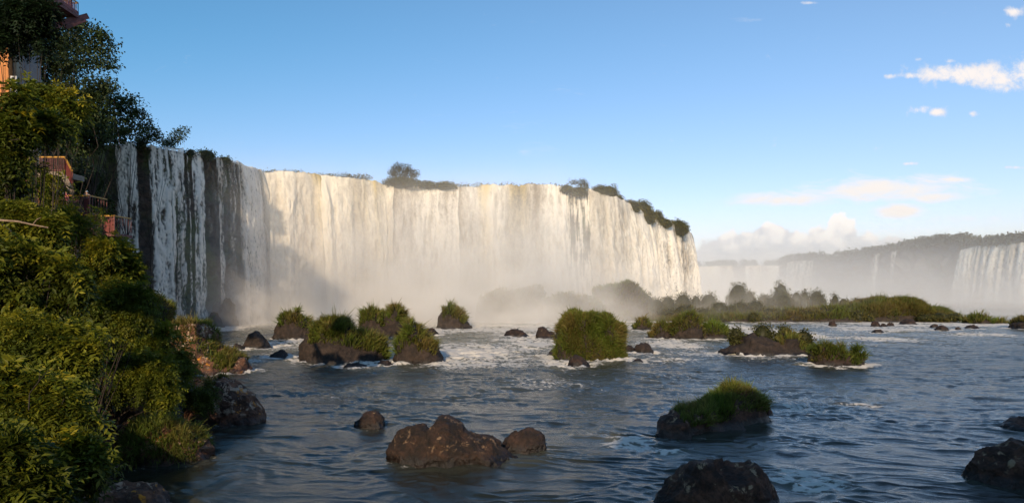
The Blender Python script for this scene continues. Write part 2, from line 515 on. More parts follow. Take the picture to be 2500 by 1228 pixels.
def boulder(name, label, outline, ybase, mat='rock', group=None, seed=1, cat='rock', **kw):
    mo = Mound(outline, ybase, seed=seed, **kw)
    o = mo.build(name, M[mat])
    o.data.transform(__import__('mathutils').Matrix.Translation(-Vector(mo.base)))
    o.location = Vector(mo.base)
    return tag(o, label, cat, group)

def lump(x0, x1, ytop, ybase, skew=0.5, seed=0):
    """a simple surveyed outline when only the extent of a rock is known"""
    rng = np.random.default_rng(seed * 17 + int(x0))
    k = np.linspace(0, 1, 9)
    prof = np.sin(np.pi * k ** (math.log(0.5) / math.log(skew))) ** 0.7
    prof = np.clip(prof * rng.uniform(0.86, 1.1, 9), 0, 1); prof[0] = prof[-1] = 0
    prof /= prof.max()
    return [(x0 + (x1 - x0) * a, ybase - (ybase - ytop) * b) for a, b in zip(k, prof)]

def shrub_dome(name, label, x0, x1, ytop, Y, zfoot=0.0, group=None, seed=0, leaf=None, mat='leaf_far', light=(0.6, 1.3), yellow=0.4, skew=0.5, cat='shrub', dens=1.0):
    """a domed shrub: crown of leaf clumps over a short stem"""
    c0 = P(x0, ytop, Y); c1 = P(x1, ytop, Y)
    w = (c1 - c0)[0]; H = c0[2] - zfoot
    xc = (c0[0] + c1[0]) / 2 + (skew - 0.5) * w * 0.4
    t = thing(name, (xc, Y, zfoot), label, cat, group)
    rng = np.random.default_rng(seed)
    blobs = [((xc, Y, zfoot + H * 0.42), (w * 0.45, w * 0.42, H * 0.52))]
    for k in range(5):
        a = rng.uniform(-1, 1); q = 1 - abs(a)
        blobs.append(((xc + a * w * 0.28, Y - rng.uniform(-0.1, 0.25) * w, zfoot + H * (0.25 + 0.45 * q * rng.random())), (w * 0.24, w * 0.24, H * 0.28)))
    pxm = F / Y
    lf = leaf or 3.2 / pxm
    n = int(np.clip(dens * 15.0 * (w * H) / lf ** 2, 500, 7000))
    # solid heart so that the sky does not show straight through a bush
    u, v = np.mgrid[0:14, 0:10]
    th = u / 13 * 2 * math.pi; ph = v / 9 * math.pi
    Vh = np.stack([xc + np.cos(th) * np.sin(ph) * w * 0.37, Y + np.sin(th) * np.sin(ph) * w * 0.33, zfoot + H * 0.36 + np.cos(ph) * H * 0.49], -1)
    Vh = Vh + 0.06 * w * fbm3(Vh / w * 3, seed, 3)[..., None]
    tint = np.full((140, 3), 0.35)
    me = mesh_np('crown', Vh.reshape(-1, 3), grid_faces(14, 10), M[mat], True, {'tint': tint})
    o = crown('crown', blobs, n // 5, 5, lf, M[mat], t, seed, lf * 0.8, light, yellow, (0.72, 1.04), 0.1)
    # join heart and leaves into the one crown mesh
    import bmesh
    bm = bmesh.new(); bm.from_mesh(o.data); bm.from_mesh(me); bm.to_mesh(o.data); bm.free()
    s = MB(); s.tube([(xc, Y, zfoot - 0.6), (xc + 0.05 * w, Y, zfoot + H * 0.35)], [0.06 * w, 0.03 * w], 6)
    s.build('stem', M['bark'], t, True)
    return t

def limb_tree(name, label, crowns, foot, Y, mat='leaf_tree', leaf=0.6, dens=1.0, seed=0, group=None, bark='bark', trunk_r=0.35, light=(0.5, 1.4), yellow=0.25, spread=None, hang=0.1, shell=(0.45, 1.0), cat='tree', per=8):
    """tree > trunk (with limbs), crown.  crowns: (px, py, rx, ry[, dY]) in pixels at depth Y; foot: world (x, y, z)"""
    rng = np.random.default_rng(seed)
    t = thing(name, foot, label, cat, group)
    foot = np.asarray(foot, float)
    blobs = []; limbs = MB()
    cents = []
    for c in crowns:
        dy = c[4] if len(c) > 4 else 0.0
        Yc = Y + dy
        cents.append(P(c[0], c[1], Yc))
        rx = c[2] / F * Yc; rz = c[3] / F * Yc
        blobs.append((cents[-1], (rx, min(rx, rz) * 1.0, rz)))
    top = np.mean(cents, 0)
    fork = foot + (top - foot) * 0.45
    mid = (foot + fork) / 2 + rng.normal(size=3) * np.array([0.3, 0.3, 0])
    limbs.tube([foot - UP * 0.8, mid, fork], [trunk_r, trunk_r * 0.8, trunk_r * 0.6], 8)
    for (c, r) in blobs:
        for q in range(1 if hang > .25 else 2):
            e = c + rng.normal(size=3) * r * 0.35
            m2 = (fork + e) / 2 + rng.normal(size=3) * 0.12 * np.linalg.norm(e - fork)
            limbs.tube([fork, m2, e], [trunk_r * 0.3, trunk_r * 0.18, trunk_r * 0.05], 5)
    limbs.build('trunk', M[bark], t, True)
    area = sum(b[1][0] * b[1][2] for b in blobs) * math.pi
    n = int(np.clip(dens * 15.0 * area / (leaf * leaf), 300, 40000))
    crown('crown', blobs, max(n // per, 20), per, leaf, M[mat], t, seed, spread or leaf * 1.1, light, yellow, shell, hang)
    return t
# ----------------------------------------------------------------------------
# sky, sun, camera
# ----------------------------------------------------------------------------
def build_world():
    w = bpy.data.worlds.new("World"); scene.world = w; w.use_nodes = True
    t = NT(w.node_tree)
    sky = t.node('ShaderNodeTexSky', dict(sky_type='NISHITA', sun_disc=False, sun_elevation=SUN_EL, sun_rotation=SUN_AZ, altitude=200.0, air_density=1.0, dust_density=0.6, ozone_density=1.6))
    g = t.n.new('ShaderNodeTexCoord').outputs['Generated']
    s = t.node('ShaderNodeSeparateXYZ', {}, {0: g})
    y = t.m('MAXIMUM', s.outputs[1], 0.02)
    u = t.m('DIVIDE', s.outputs[0], y); v = t.m('DIVIDE', s.outputs[2], y)
    uv = t.node('ShaderNodeCombineXYZ', {}, {0: u, 1: v}).outputs[0]
    def U(px): return (px - 1250) / F
    def Vv(py): return (HOR - py) / F
    nz = t.noise(uv, 30.0, 5.0, 0.66, 0.2)
    nf = t.noise(t.scalev(uv, 1, 3.6, 1), 11.0, 6.0, 0.68, 0.5)
    nb = t.noise(uv, 26.0, 5.0, 0.6)
    def blob(cx, cy, rx, ry, wt=1.0):
        a = t.m('DIVIDE', t.m('SUBTRACT', u, U(cx)), rx / F); b = t.m('DIVIDE', t.m('SUBTRACT', v, Vv(cy)), ry / F)
        e = t.m('ADD', t.m('MULTIPLY', a, a), t.m('MULTIPLY', b, b))
        return t.m('MULTIPLY', t.m('EXPONENT', t.m('MULTIPLY', e, -1.0)), wt)
    def union(bl):
        r = blob(*bl[0])
        for q in bl[1:]: r = t.m('MAXIMUM', r, blob(*q))
        return r
    # compact clouds high on the right
    A = union([(2440, 186, 125, 42), (2330, 182, 125, 32), (2230, 186, 60, 12, .85), (2175, 186, 26, 9, .8), (2440, 215, 45, 20, .9), (2520, 175, 110, 42),
               (2250, 268, 26, 15), (2285, 274, 28, 13), (2372, 278, 18, 9, .75), (2478, 30, 30, 17, .9), (1975, 8, 28, 6, .75), (2460, 60, 12, 9, .6),
               (2218, 400, 38, 6, .78), (2480, 409, 36, 6, .75), (2240, 145, 16, 8, .6), (2320, 150, 30, 9, .66)])
    dA = t.mr(t.m('ADD', A, t.m('MULTIPLY', t.m('SUBTRACT', nz, 0.5), 2.2)), 0.35, 1.05)
    # thin veils
    B = union([(1910, 488, 150, 20, 1.0), (2180, 462, 210, 32, 1.1), (2195, 516, 65, 22, 1.2), (2290, 480, 90, 18, 1.05), (2330, 440, 70, 10, .75), (1830, 48, 70, 10, .42), (1330, 320, 190, 120, .2), (1200, 260, 170, 90, .12), (2350, 535, 160, 14, .5)])
    dB = t.m('MULTIPLY', t.mr(t.m('ADD', B, t.m('MULTIPLY', t.m('SUBTRACT', nf, 0.5), 1.7)), 0.25, 1.1), 0.95)
    # cumulus bank over the horizon
    K = union([(1760, 620, 80, 52), (1830, 612, 90, 58), (1900, 600, 75, 62), (1950, 622, 60, 52), (2000, 600, 45, 58), (2055, 580, 50, 66), (2045, 552, 30, 38), (2110, 612, 70, 48), (2190, 612, 95, 44), (2000, 645, 330, 46), (1880, 575, 60, 40), (1700, 650, 60, 50), (2300, 630, 100, 30, .9)])
    bil = t.node('ShaderNodeTexVoronoi', dict(feature='SMOOTH_F1'), {'Scale': 36.0, 'Smoothness': 0.4, 'Detail': 2.0, 'Roughness': 0.6, 'Vector': uv}).outputs[0]
    kk = t.m('ADD', K, t.m('ADD', t.m('MULTIPLY', t.m('SUBTRACT', nb, 0.5), 0.5), t.m('MULTIPLY', t.m('SUBTRACT', 0.45, bil), 0.38)))
    dK = t.mr(kk, 0.22, 0.36)
    # the side turned to the sun is warm white, the base and hollows lilac grey
    edge = t.mr(kk, 0.95, 0.45)
    hi = t.mr(t.m('ADD', v, t.m('ADD', t.m('MULTIPLY', t.m('SUBTRACT', nb, 0.5), 0.075), t.m('MULTIPLY', t.m('SUBTRACT', 0.45, bil), 0.05))), Vv(652), Vv(588))
    lit = t.m('ADD', t.m('MULTIPLY', hi, 0.75), t.m('MULTIPLY', edge, 0.3), clamp=True)
    cK = t.mix(lit, C(0.60, 0.62, 0.68), C(1.12, 1.04, 0.97))
    cA = t.mix(t.mr(t.m('ADD', A, t.m('MULTIPLY', t.m('SUBTRACT', nz, 0.5), 0.6)), 0.4, 1.0), C(0.80, 0.80, 0.86), C(1.0, 0.93, 0.90))
    # sky tinted a touch toward azure, paler to the right where the haze lies
    k = t.mr(u, -0.9, 0.9)
    tint = t.mix(k, C(*SKY_L), C(*SKY_R))
    pale = t.mr(v, 0.42, 0.0)
    tint = t.mix(pale, tint, C(*SKY_H))
    skyc = t.mix(1.0, sky.outputs[0], tint, 'MULTIPLY')
    bg = t.node('ShaderNodeBackground', {}, {0: skyc, 1: SKY_S}).outputs[0]
    def over(base, colr, fac):
        b = t.node('ShaderNodeBackground', {}, {0: colr, 1: 1.0}).outputs[0]
        return t.node('ShaderNodeMixShader', {}, {0: fac, 1: base, 2: b}).outputs[0]
    front = t.mr(s.outputs[1], 0.05, 0.2)
    bg = over(bg, C(1.0, 0.92, 0.86), t.m('MULTIPLY', dB, front))
    bg = over(bg, cK, t.m('MULTIPLY', t.m('MULTIPLY', dK, front), 0.93))
    bg = over(bg, cA, t.m('MULTIPLY', dA, front))
    o = t.n.new('ShaderNodeOutputWorld'); t.l.new(bg, o.inputs[0])
    w.cycles.sampling_method = 'NONE'

SKY_L, SKY_R, SKY_H, SKY_S = (0.55, 1.02, 1.18), (1.15, 1.25, 1.35), (1.15, 0.99, 1.14), 0.13
build_world()

sun = bpy.data.lights.new('sun', 'SUN'); sun.energy = 4.6; sun.angle = math.radians(0.5); sun.color = (1.0, 0.76, 0.50)
so = bpy.data.objects.new('sun', sun); col.objects.link(so)
so.rotation_euler = Vector(-TOSUN).to_track_quat('-Z', 'Y').to_euler()
so.location = (-60, -80, 90)

cam = bpy.data.cameras.new('camera'); co = bpy.data.objects.new('camera', cam); col.objects.link(co)
co.location = (0, 0, CAMZ); co.rotation_euler = (math.radians(90), 0, 0)
cam.sensor_width = 36.0; cam.lens = F / 2500.0 * 36.0; cam.shift_y = (HOR - 614.0) / 2500.0
cam.clip_start = 0.5; cam.clip_end = 30000.0
scene.camera = co

scene.view_settings.view_transform = 'Standard'; scene.view_settings.look = 'None'
scene.view_settings.exposure = 0.0; scene.view_settings.gamma = 1.0
cy = scene.cycles
cy.max_bounces = 8; cy.diffuse_bounces = 3; cy.glossy_bounces = 3; cy.transmission_bounces = 4; cy.volume_bounces = 2; cy.transparent_max_bounces = 16
cy.use_adaptive_sampling = True; cy.adaptive_threshold = 0.02
cy.sample_clamp_indirect = 4.0
cy.use_denoising = True
try:
    cy.denoiser = 'OPENIMAGEDENOISE'; cy.denoising_input_passes = 'RGB_ALBEDO_NORMAL'
except Exception:
    pass
cy.volume_step_rate = 1.0; cy.volume_max_steps = 256

# ----------------------------------------------------------------------------
# the river
# ----------------------------------------------------------------------------
def make_water_mat():
    m, t = new_mat('river_water')
    p = t.pos()
    geo = t.n.new('ShaderNodeNewGeometry')
    s = t.node('ShaderNodeSeparateXYZ', {}, {0: p})
    far = t.mr(s.outputs[1], 25.0, 120.0)
    w1 = t.noise(t.scalev(p, 1.1, 2.1, 1), 1.3, 7.0, 0.62, 0.9)
    w2 = t.noise(t.scalev(p, 1.0, 2.3, 1), 4.5, 6.0, 0.65, 0.6)
    h = t.m('ADD', w1, t.m('MULTIPLY', w2, 0.35))
    b = t.bump(h, t.mr(s.outputs[1], 40.0, 120.0, 0.22, 0.7), 0.2)
    foam = t.attr('foam')
    fn = t.noise(t.scalev(p, 1.0, 1.6, 1), 3.2, 8.0, 0.75, 0.8)
    fm = t.mr(t.m('ADD', foam, t.m('MULTIPLY', t.m('SUBTRACT', fn, 0.5), 0.9)), 0.50, 0.82)
    turb = t.attr('turb')
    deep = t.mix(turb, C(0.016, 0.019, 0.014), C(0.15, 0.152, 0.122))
    wat = t.bsdf(deep, t.m('MULTIPLY_ADD', far, 0.12, 0.02), b, IOR=1.33, Specular_IOR_Level=0.5)
    fo = t.bsdf(C(0.62, 0.59, 0.54), 0.8, b)
    t.out(t.node('ShaderNodeMixShader', {}, {0: t.m('MULTIPLY', fm, 0.92), 1: wat, 2: fo}).outputs[0])
    return m

FOAM = [  # surveyed patches of broken water: px, py, half-width px, half-height px, strength
    (1150, 862, 150, 34, .55), (1010, 855, 110, 30, .38), (1290, 835, 110, 26, .50), (1240, 885, 120, 20, .36), (1370, 885, 60, 16, .75), (1420, 878, 70, 12, .5),
    (690, 838, 110, 22, .36), (560, 800, 70, 14, .6), (900, 892, 60, 10, .6), (620, 880, 60, 20, .3), (800, 790, 90, 12, .5), (1100, 800, 260, 14, .55), (1000, 805, 60, 14, .5),
    (1250, 800, 200, 18, .5), (1600, 800, 110, 16, .55), (1640, 840, 90, 16, .5), (1700, 860, 120, 12, .35), (1620, 880, 120, 14, .3),
    (1900, 815, 120, 20, .5), (2100, 800, 170, 14, .42), (2150, 828, 120, 10, .42), (2330, 792, 180, 5, 1.1), (2130, 790, 130, 6, .6), (2380, 815, 110, 10, .35), (1780, 800, 80, 12, .7),
    (1960, 1000, 160, 16, .34), (2080, 990, 120, 10, .34), (1540, 1085, 70, 18, .6), (1640, 1105, 50, 14, .62), (1980, 1180, 110, 30, .62), (1960, 1160, 60, 14, .62),
    (1100, 950, 300, 40, .22), (900, 960, 240, 30, .2), (1300, 930, 220, 30, .26), (1700, 930, 200, 30, .18), (2000, 1060, 200, 30, .16), (2390, 1150, 60, 20, .3), (1470, 1060, 120, 20, .22), (560, 1040, 60, 10, .3), (510, 1065, 40, 10, .35), (1700, 1165, 60, 20, .3),
]
def build_water():
    ys = [16.0]
    while ys[-1] < 1300:
        Y = ys[-1]
        ys.append(Y + (min(max(Y * Y / (CAMZ * 667) * 0.45, 0.06), 0.32) if Y < 235 else min((Y - 234) * 0.03 + 0.32, 12)))
    Y = np.array(ys)
    nx = 820
    k = np.linspace(-1, 1, nx)
    # columns follow a fan a good deal wider than the picture
    a = k * 1.02 + 0.0
    X = Y[:, None] * a[None] * 0.98 + k[None] * 25
    YY = np.broadcast_to(Y[:, None], X.shape)
    turb = np.zeros_like(X); foam = np.zeros_like(X)
    for px, py, rx, ry, st in FOAM:
        c = WY(py); cx = (px - 1250) / F * c
        sx = rx / F * c; sy = ry * c * c / (CAMZ * F)
        g = np.exp(-((X - cx) / sx) ** 2 - ((YY - c) / sy) ** 2)
        foam = np.maximum(foam, g * st)
    ring = np.zeros_like(X)
    for mx, my, rw, rd, sh in MOUNDS:
        i0, i1 = np.searchsorted(Y, [my - rd * 3 - 4, my + rd * 2 + 4])
        if i1 <= i0: continue
        xs_, ysl = X[i0:i1], YY[i0:i1]
        e = np.sqrt(((xs_ - mx) / (rw + .3)) ** 2 + ((ysl - my - sh * (xs_ - mx)) / (rd + .5)) ** 2)
        wd = np.clip(1.2 / max(min(rw, rd), .5), .12, .6)
        rg = np.exp(-((e - 1.0) / wd) ** 2) * (.16 + .46 * sst(60, 120, my))
        tail = np.exp(-((xs_ - mx + .25 * (my - ysl)) / (rw * .9)) ** 2) * np.exp(-np.clip(my - rd - ysl, 0, 99) / (rd * 1.2 + 2)) * (ysl < my) * (.14 + .26 * sst(60, 120, my))
        ring[i0:i1] = np.maximum(ring[i0:i1], np.maximum(rg, tail))
    foam = np.maximum(foam, ring)
    basefoam = sst(212, 245, YY + 6 * n2(X / 20, YY / 20, 3)) * (X < 140)
    foam = np.maximum(foam, basefoam * 0.9)
    wx = X + 3.0 * n2(X / 10, YY / 10, 11) + .7 * n2(X / 2.5, YY / 2.0, 13); wy = YY + 2.2 * n2(X / 9, YY / 7, 12) + .35 * n2(X / 2.2, YY / 1.5, 14) + 0.14 * X
    big = fbm2(wx / 11, wy / 5.5, 21, 3)
    mid = n2(wx / 3.4, wy / 1.7, 31)
    rid = 1 - np.abs(n2(wx / 2.6 + 3, wy / 1.15, 41)); rid = rid ** 3
    sm = n2(wx / 1.1, wy / 0.55, 51)
    fine = n2(wx / 0.45, wy / 0.24, 61)
    calm = sst(40, 110, YY) * 0.6 + 0.4
    rough = 0.10 + 0.9 * np.clip(foam * 1.6, 0, 1)
    farfade = 1 - 0.75 * sst(120, 260, YY)
    flow = n2(wx / 4.6 + 7, wy / 1.25, 33)
    rc = np.clip(rough - .1, 0, 1)
    Z = 0.30 * big * (0.55 + rough) + 0.075 * flow + (0.105 + 0.34 * rc * calm) * mid + (0.085 + 0.46 * rc * calm) * (rid - 0.3) + (0.034 + 0.11 * rc) * sm + 0.007 * fine * (YY < 90)
    slick = np.clip(.75 + 1.1 * fbm2(X / 14 + .05 * YY, YY / 7, 95, 3), .25, 1.5)
    Z *= farfade * (.3 + .75 * slick)
    ridf = 1 - np.abs(fbm2(wx / 3.0, wy / 1.1, 71, 4, 0.6)) * 2.0
    patch = fbm2(X / 16, YY / 10, 81, 3)
    ridg = 1 - np.abs(fbm2(wx / 1.5 + 9, wy / 0.6, 91, 3, 0.6)) * 2.2
    z1 = np.clip(foam * 1.5, 0, 1)
    f = foam * (0.55 + 0.9 * patch) + np.clip(ridf, 0, 1) ** 3 * (0.14 + 0.75 * z1) + np.clip(ridg, 0, 1) ** 3 * (0.10 + 0.45 * z1) + 0.35 * z1 * np.clip(Z * 2, -0.4, 0.6)
    strk = 1 - np.abs(n2(wx / 7.0 + 1.5 * n2(X / 5, YY / 3, 97), wy / 0.9, 96)) * 2.0
    f = f + np.clip(strk, 0, 1) ** 3 * sst(-.1, .5, fbm2(X / 13, YY / 8, 98, 3)) * (.16 + .30 * sst(60, 110, YY))
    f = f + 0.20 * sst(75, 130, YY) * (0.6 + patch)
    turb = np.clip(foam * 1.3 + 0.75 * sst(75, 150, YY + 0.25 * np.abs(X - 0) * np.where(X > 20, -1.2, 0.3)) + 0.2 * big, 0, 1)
    V = np.stack([X, YY, Z], -1).reshape(-1, 3)
    q = grid_faces(len(Y), nx)[:, ::-1]
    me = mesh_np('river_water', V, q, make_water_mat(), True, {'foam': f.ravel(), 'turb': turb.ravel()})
    o = link('river_water', me); tag(o, 'dark rippling river broken by white rapids', 'water', kind='structure')

def plain_sheet(name, z, half, mat, label, kind='structure', y0=-600):
    m = MB(); m.add([(-half, y0, z), (half, y0, z), (half, half, z), (-half, half, z)], [(0, 1, 2, 3)])
    o = m.build(name, mat); tag(o, label, 'ground', kind=kind)
    return o
plain_sheet('riverbed', -3.0, 9000, M['soil'], 'dark ground under the river out to the horizon', y0=-3000)

# ----------------------------------------------------------------------------
# the lip of the falls, cliffs, plateau
# ----------------------------------------------------------------------------
LIP = [(120, 352, 150), (200, 350, 166), (262, 345, 178), (335, 347, 183), (410, 358, 190), (495, 375, 200), (560, 388, 208), (600, 402, 217), (640, 418, 231), (740, 420, 238), (800, 430, 244), (870, 437, 249), (940, 449, 256), (1110, 455, 259), (1180, 451, 262), (1350, 450, 262), (1450, 466, 264), (1500, 480, 268), (1550, 506, 279), (1600, 535, 294), (1660, 552, 312), (1682, 562, 325), (1690, 575, 345)]
LP = np.array([P(*q) for q in LIP])
LPX = np.array([q[0] for q in LIP], float)

def lip_at(px):
    return np.stack([np.interp(px, LPX, LP[:, k]) for k in range(3)], -1)

def arc_resample(pts, du):
    pts = np.asarray(pts, float)
    L = np.concatenate([[0], np.cumsum(np.linalg.norm(np.diff(pts[:, :2], axis=0), axis=1))])
    n = max(int(L[-1] / du), 8)
    s = np.linspace(0, L[-1], n)
    q = np.stack([np.interp(s, L, pts[:, k]) for k in range(3)], -1)
    return q, s

def smooth_rows(a, k):
    if k < 2: return a
    pad = np.pad(a, ((k, k), (0, 0)), 'edge')
    ker = np.ones(2 * k + 1) / (2 * k + 1)
    return np.stack([np.convolve(pad[:, i], ker, 'valid') for i in range(a.shape[1])], -1)

def cliff_wall(name, label, pts, back, zfoot, mat, seed, du=0.8, dz=0.9, rough=1.6, drop=0.6, ztops=None, cat='cliff'):
    q, s = arc_resample(pts, du)
    q = smooth_rows(q, 5)
    tan = unit(np.gradient(q, axis=0) * np.array([1, 1, 0])); nrm = np.stack([tan[:, 1], -tan[:, 0], np.zeros(len(tan))], -1)
    H = (q[:, 2] - drop - zfoot).max(); nz = int(H / dz)
    k = np.linspace(0, 1, nz)
    z = zfoot + (q[:, 2] - drop - zfoot)[:, None] * (1 - k[None])
    base = q - nrm * back
    X = base[:, None, :] + np.zeros((1, nz, 1)); X[..., 2] = z
    p = X
    d = rough * (fbm3(p / np.array([7, 7, 9.0]), seed, 5, 0.55) * 1.6 + 0.6 * np.round(2.2 * fbm3(p / np.array([9, 9, 4.0]), seed + 9, 3)))
    d = d + (k[None] ** 2) * 2.0
    X = X + nrm[:, None] * d[..., None]
    V = X.reshape(-1, 3)
    o = link(name, mesh_np(name, V, grid_faces(len(q), nz), mat, True))
    tag(o, label, cat)
    return o

cliff_wall('basalt_cliff', 'dark wet basalt cliff behind the long curtain of falls', [LP[i] for i in range(len(LP))], 4.2, -1.0, M['cliff'], 5)
cliff_wall('side_cliff', 'brown mossy cliff face under the forest beside the first veil of water', [P(-60, 340, 118), P(60, 345, 138), P(150, 352, 156), P(262, 352, 175)], 1.0, -1.0, M['cliff'], 15, rough=2.2)

def plateau():
    q, s = arc_resample(LP, 3.0)
    tan = unit(np.gradient(q, axis=0) * np.array([1, 1, 0])); nrm = np.stack([tan[:, 1], -tan[:, 0], np.zeros(len(tan))], -1)
    back = np.array([0, 3.0, 30.0, 120.0, 400.0])
    dirs = unit(-nrm * 0.4 + np.array([0, 1.0, 0]) * 0.6)
    V = q[:, None] + dirs[:, None] * back[None, :, None]
    V[..., 2] = q[:, 2][:, None] - np.array([0.9, 0.6, 0.5, 0.3, 0.3])[None]
    m, t = new_mat('upper_river')
    n = t.noise(t.pos(), 0.3, 6.0, 0.6)
    t.out(t.bsdf(t.mix(n, C(0.10, 0.09, 0.06), C(0.4, 0.38, 0.33)), 0.25, t.bump(n, 0.5, 0.3)))
    o = link('upper_river', mesh_np('upper_river', V.reshape(-1, 3), grid_faces(len(q), 5), m, True))
    tag(o, 'river above the falls running to the brink', 'water', kind='structure')
plateau()

def fall(name, label, pts, seed, out=3.2, zfoot=-0.5, du=0.22, nv=210, cover=1.0, thr=0.0, yel=0.4, edge=1.0, fold=1.0, upstream=5.0, group=None, white=(0.84, 0.79, 0.71), grey=0.35, spread=0.0, lipz=0.0, streaks=1.0, bside=0.0, fw=1.0):
    q, s = arc_resample(pts, du)
    q = smooth_rows(q, int(1.5 / du))
    q[:, 2] += lipz + .7 * n2(s / 7.0, s * 0 + 5.3, seed + 32) + .55 * n2(s / 4.0, s * 0 + 3.3, seed + 30) + .35 * n2(s / 1.3, s * 0 + 1.3, seed + 31)
    tan = unit(np.gradient(q, axis=0) * np.array([1, 1, 0])); nrm = np.stack([tan[:, 1], -tan[:, 0], np.zeros(len(tan))], -1)
    nu = len(q)
    H = q[:, 2] - zfoot
    na = 8
    k = np.concatenate([np.zeros(na), np.linspace(0, 1, nv - na) ** 1.15])
    up = np.concatenate([np.linspace(1, 0.06, na), np.zeros(nv - na)])
    u = s[:, None]; v = (H[:, None] * k[None])
    lipn = fbm2(s / 5.0, s * 0 + seed, seed, 4)
    ramp = sst(0, 0.22, k)[None]
    wu = u + 0.5 * n2(u / 3.0, v / 14.0, seed + 1) + 0.25 * n2(u / 0.9, v / 6, seed + 2)
    folds = n2(wu / 5.5, v / 60.0 + seed, seed + 3) + 0.5 * n2(wu / 2.3, v / 34.0, seed + 4)
    stre = n2(wu / 1.25, v / 13.0, seed + 5) + 0.6 * n2(wu / 0.55, v / 8.0, seed + 6)
    clump = n2(wu / 1.5, v / 3.4 - np.abs(n2(wu / 1.5, v * 0 + 2, seed + 8)) * 1.2, seed + 7) + 0.6 * n2(wu / 0.75, v / 1.5, seed + 9)
    fine = n2(wu / 0.33, v / 0.9, seed + 10)
    chute = n2(u / 13.0, v * 0 + 7.7, seed + 20) + .5 * n2(wu / 6.0, v / 90, seed + 21)
    bil = 1 - 2 * np.abs(n2(wu / 3.2, v / 7.0 - .8 * np.abs(n2(wu / 1.6, v * 0 + 4, seed + 23)), seed + 22))
    bil2 = 1 - 2 * np.abs(n2(wu / 1.4, v / 3.2, seed + 24))
    o = out * (1 + 0.35 * lipn[:, None]) * np.sqrt(k)[None] * np.sqrt(np.maximum(H[:, None], 4) / 50)
    o = o + ramp * (1.6 * fold * chute * np.sqrt(k)[None] + (.10 + .26 * k[None]) * bil * fold + .16 * bil2 * k[None] + 0.9 * fold * folds + 0.16 * streaks * stre + (0.16 + 0.30 * k[None]) * clump + 0.05 * fine)
    P3 = q[:, None, :] + nrm[:, None] * (o - up[None] * upstream)[..., None]
    # the sheet may lean sideways as it falls
    P3 = P3 + tan[:, None] * ((spread * (u / s[-1] - 0.5) * 2 + bside) * k[None] * H[:, None] / 50.0)[..., None]
    zd = v + np.where(k[None] > 0, 0, 0)
    P3[..., 2] = q[:, 2][:, None] - zd + 0.35 * lipn[:, None] * (1 - ramp)
    # rounded brink: water bends over before it drops
    P3[..., 2] += 0.45 * up[None] ** 2 * 1.5 - 0.25 * (1 - up[None]) * (k[None] == 0)
    # colour: tannin brown in the thick water at the brink, white where it breaks up
    yn = sst(-0.35, 0.45, n2(wu / 11.0, v * 0 + 1.5, seed + 12) + 0.3 * n2(wu / 3.0, v / 20, seed + 13))
    y = yel * yn * np.exp(-v / 12.0) + 0.4 * yel * yn * np.exp(-v / 34.0)
    w = np.array(white)
    body = np.clip(0.80 + 0.10 * stre * streaks + 0.10 * clump + 0.20 * folds + 0.13 * fine + .10 * n2(wu / .5, v / .55, seed + 33) + .12 * bil + .08 * bil2 + .40 * chute + .14 * n2(wu / 4.2, v / 11.0, seed + 37), 0.30, 1.12)  # folds and chutes darkened: their shadows put into the water colour
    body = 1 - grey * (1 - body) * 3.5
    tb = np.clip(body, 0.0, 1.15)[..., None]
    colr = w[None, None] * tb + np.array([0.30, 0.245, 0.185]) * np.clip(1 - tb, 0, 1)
    yc = np.array([0.60, 0.44, 0.13])
    y = np.clip(y, 0, 0.85)[..., None]
    colr = colr * (1 - y) + yc * body[..., None] * y
    # coverage
    dens = 0.5 + (0.26 + .3 * (1 - fw)) * stre * streaks + 0.34 * fw * clump + 0.34 * fw * fine + 0.22 * folds + 0.22 * fw * n2(wu / 0.5, v / 0.7, seed + 15)
    cov = np.ones_like(dens) if thr <= 0 else sst(thr - 0.34, thr + 0.30, dens)
    wob = lambda q: .55 * n2(v / 8.0, v * 0 + q, seed + 40) + .3 * n2(v / 2.6, v * 0 + q, seed + 41)
    e = np.clip(np.minimum((s - s[0])[:, None] + wob(1.5) * (k[None] > 0), (s[-1] - s)[:, None] + wob(4.5) * (k[None] > 0)) / max(edge, 1e-3), 0, 1)
    e2 = sst(0.0, 1.0, e * 1.3 - 0.35 + 0.35 * (stre * 0.4 + clump * 0.4))
    cov = cov * np.where(edge > 0, e2, 1) * cover
    V = P3.reshape(-1, 3)
    me = mesh_np(name, V, grid_faces(nu, nv), M['fall'], True, {'wcol': colr.reshape(-1, 3), 'cover': cov.ravel()})
    ob = link(name, me)
    c = V.mean(0); c[2] = zfoot
    me.transform(__import__('mathutils').Matrix.Translation(-Vector(c))); ob.location = Vector(c)
    return tag(ob, label, 'waterfall', group)

def lipseg(x0, x1, n=24):
    return lip_at(np.linspace(x0, x1, n))

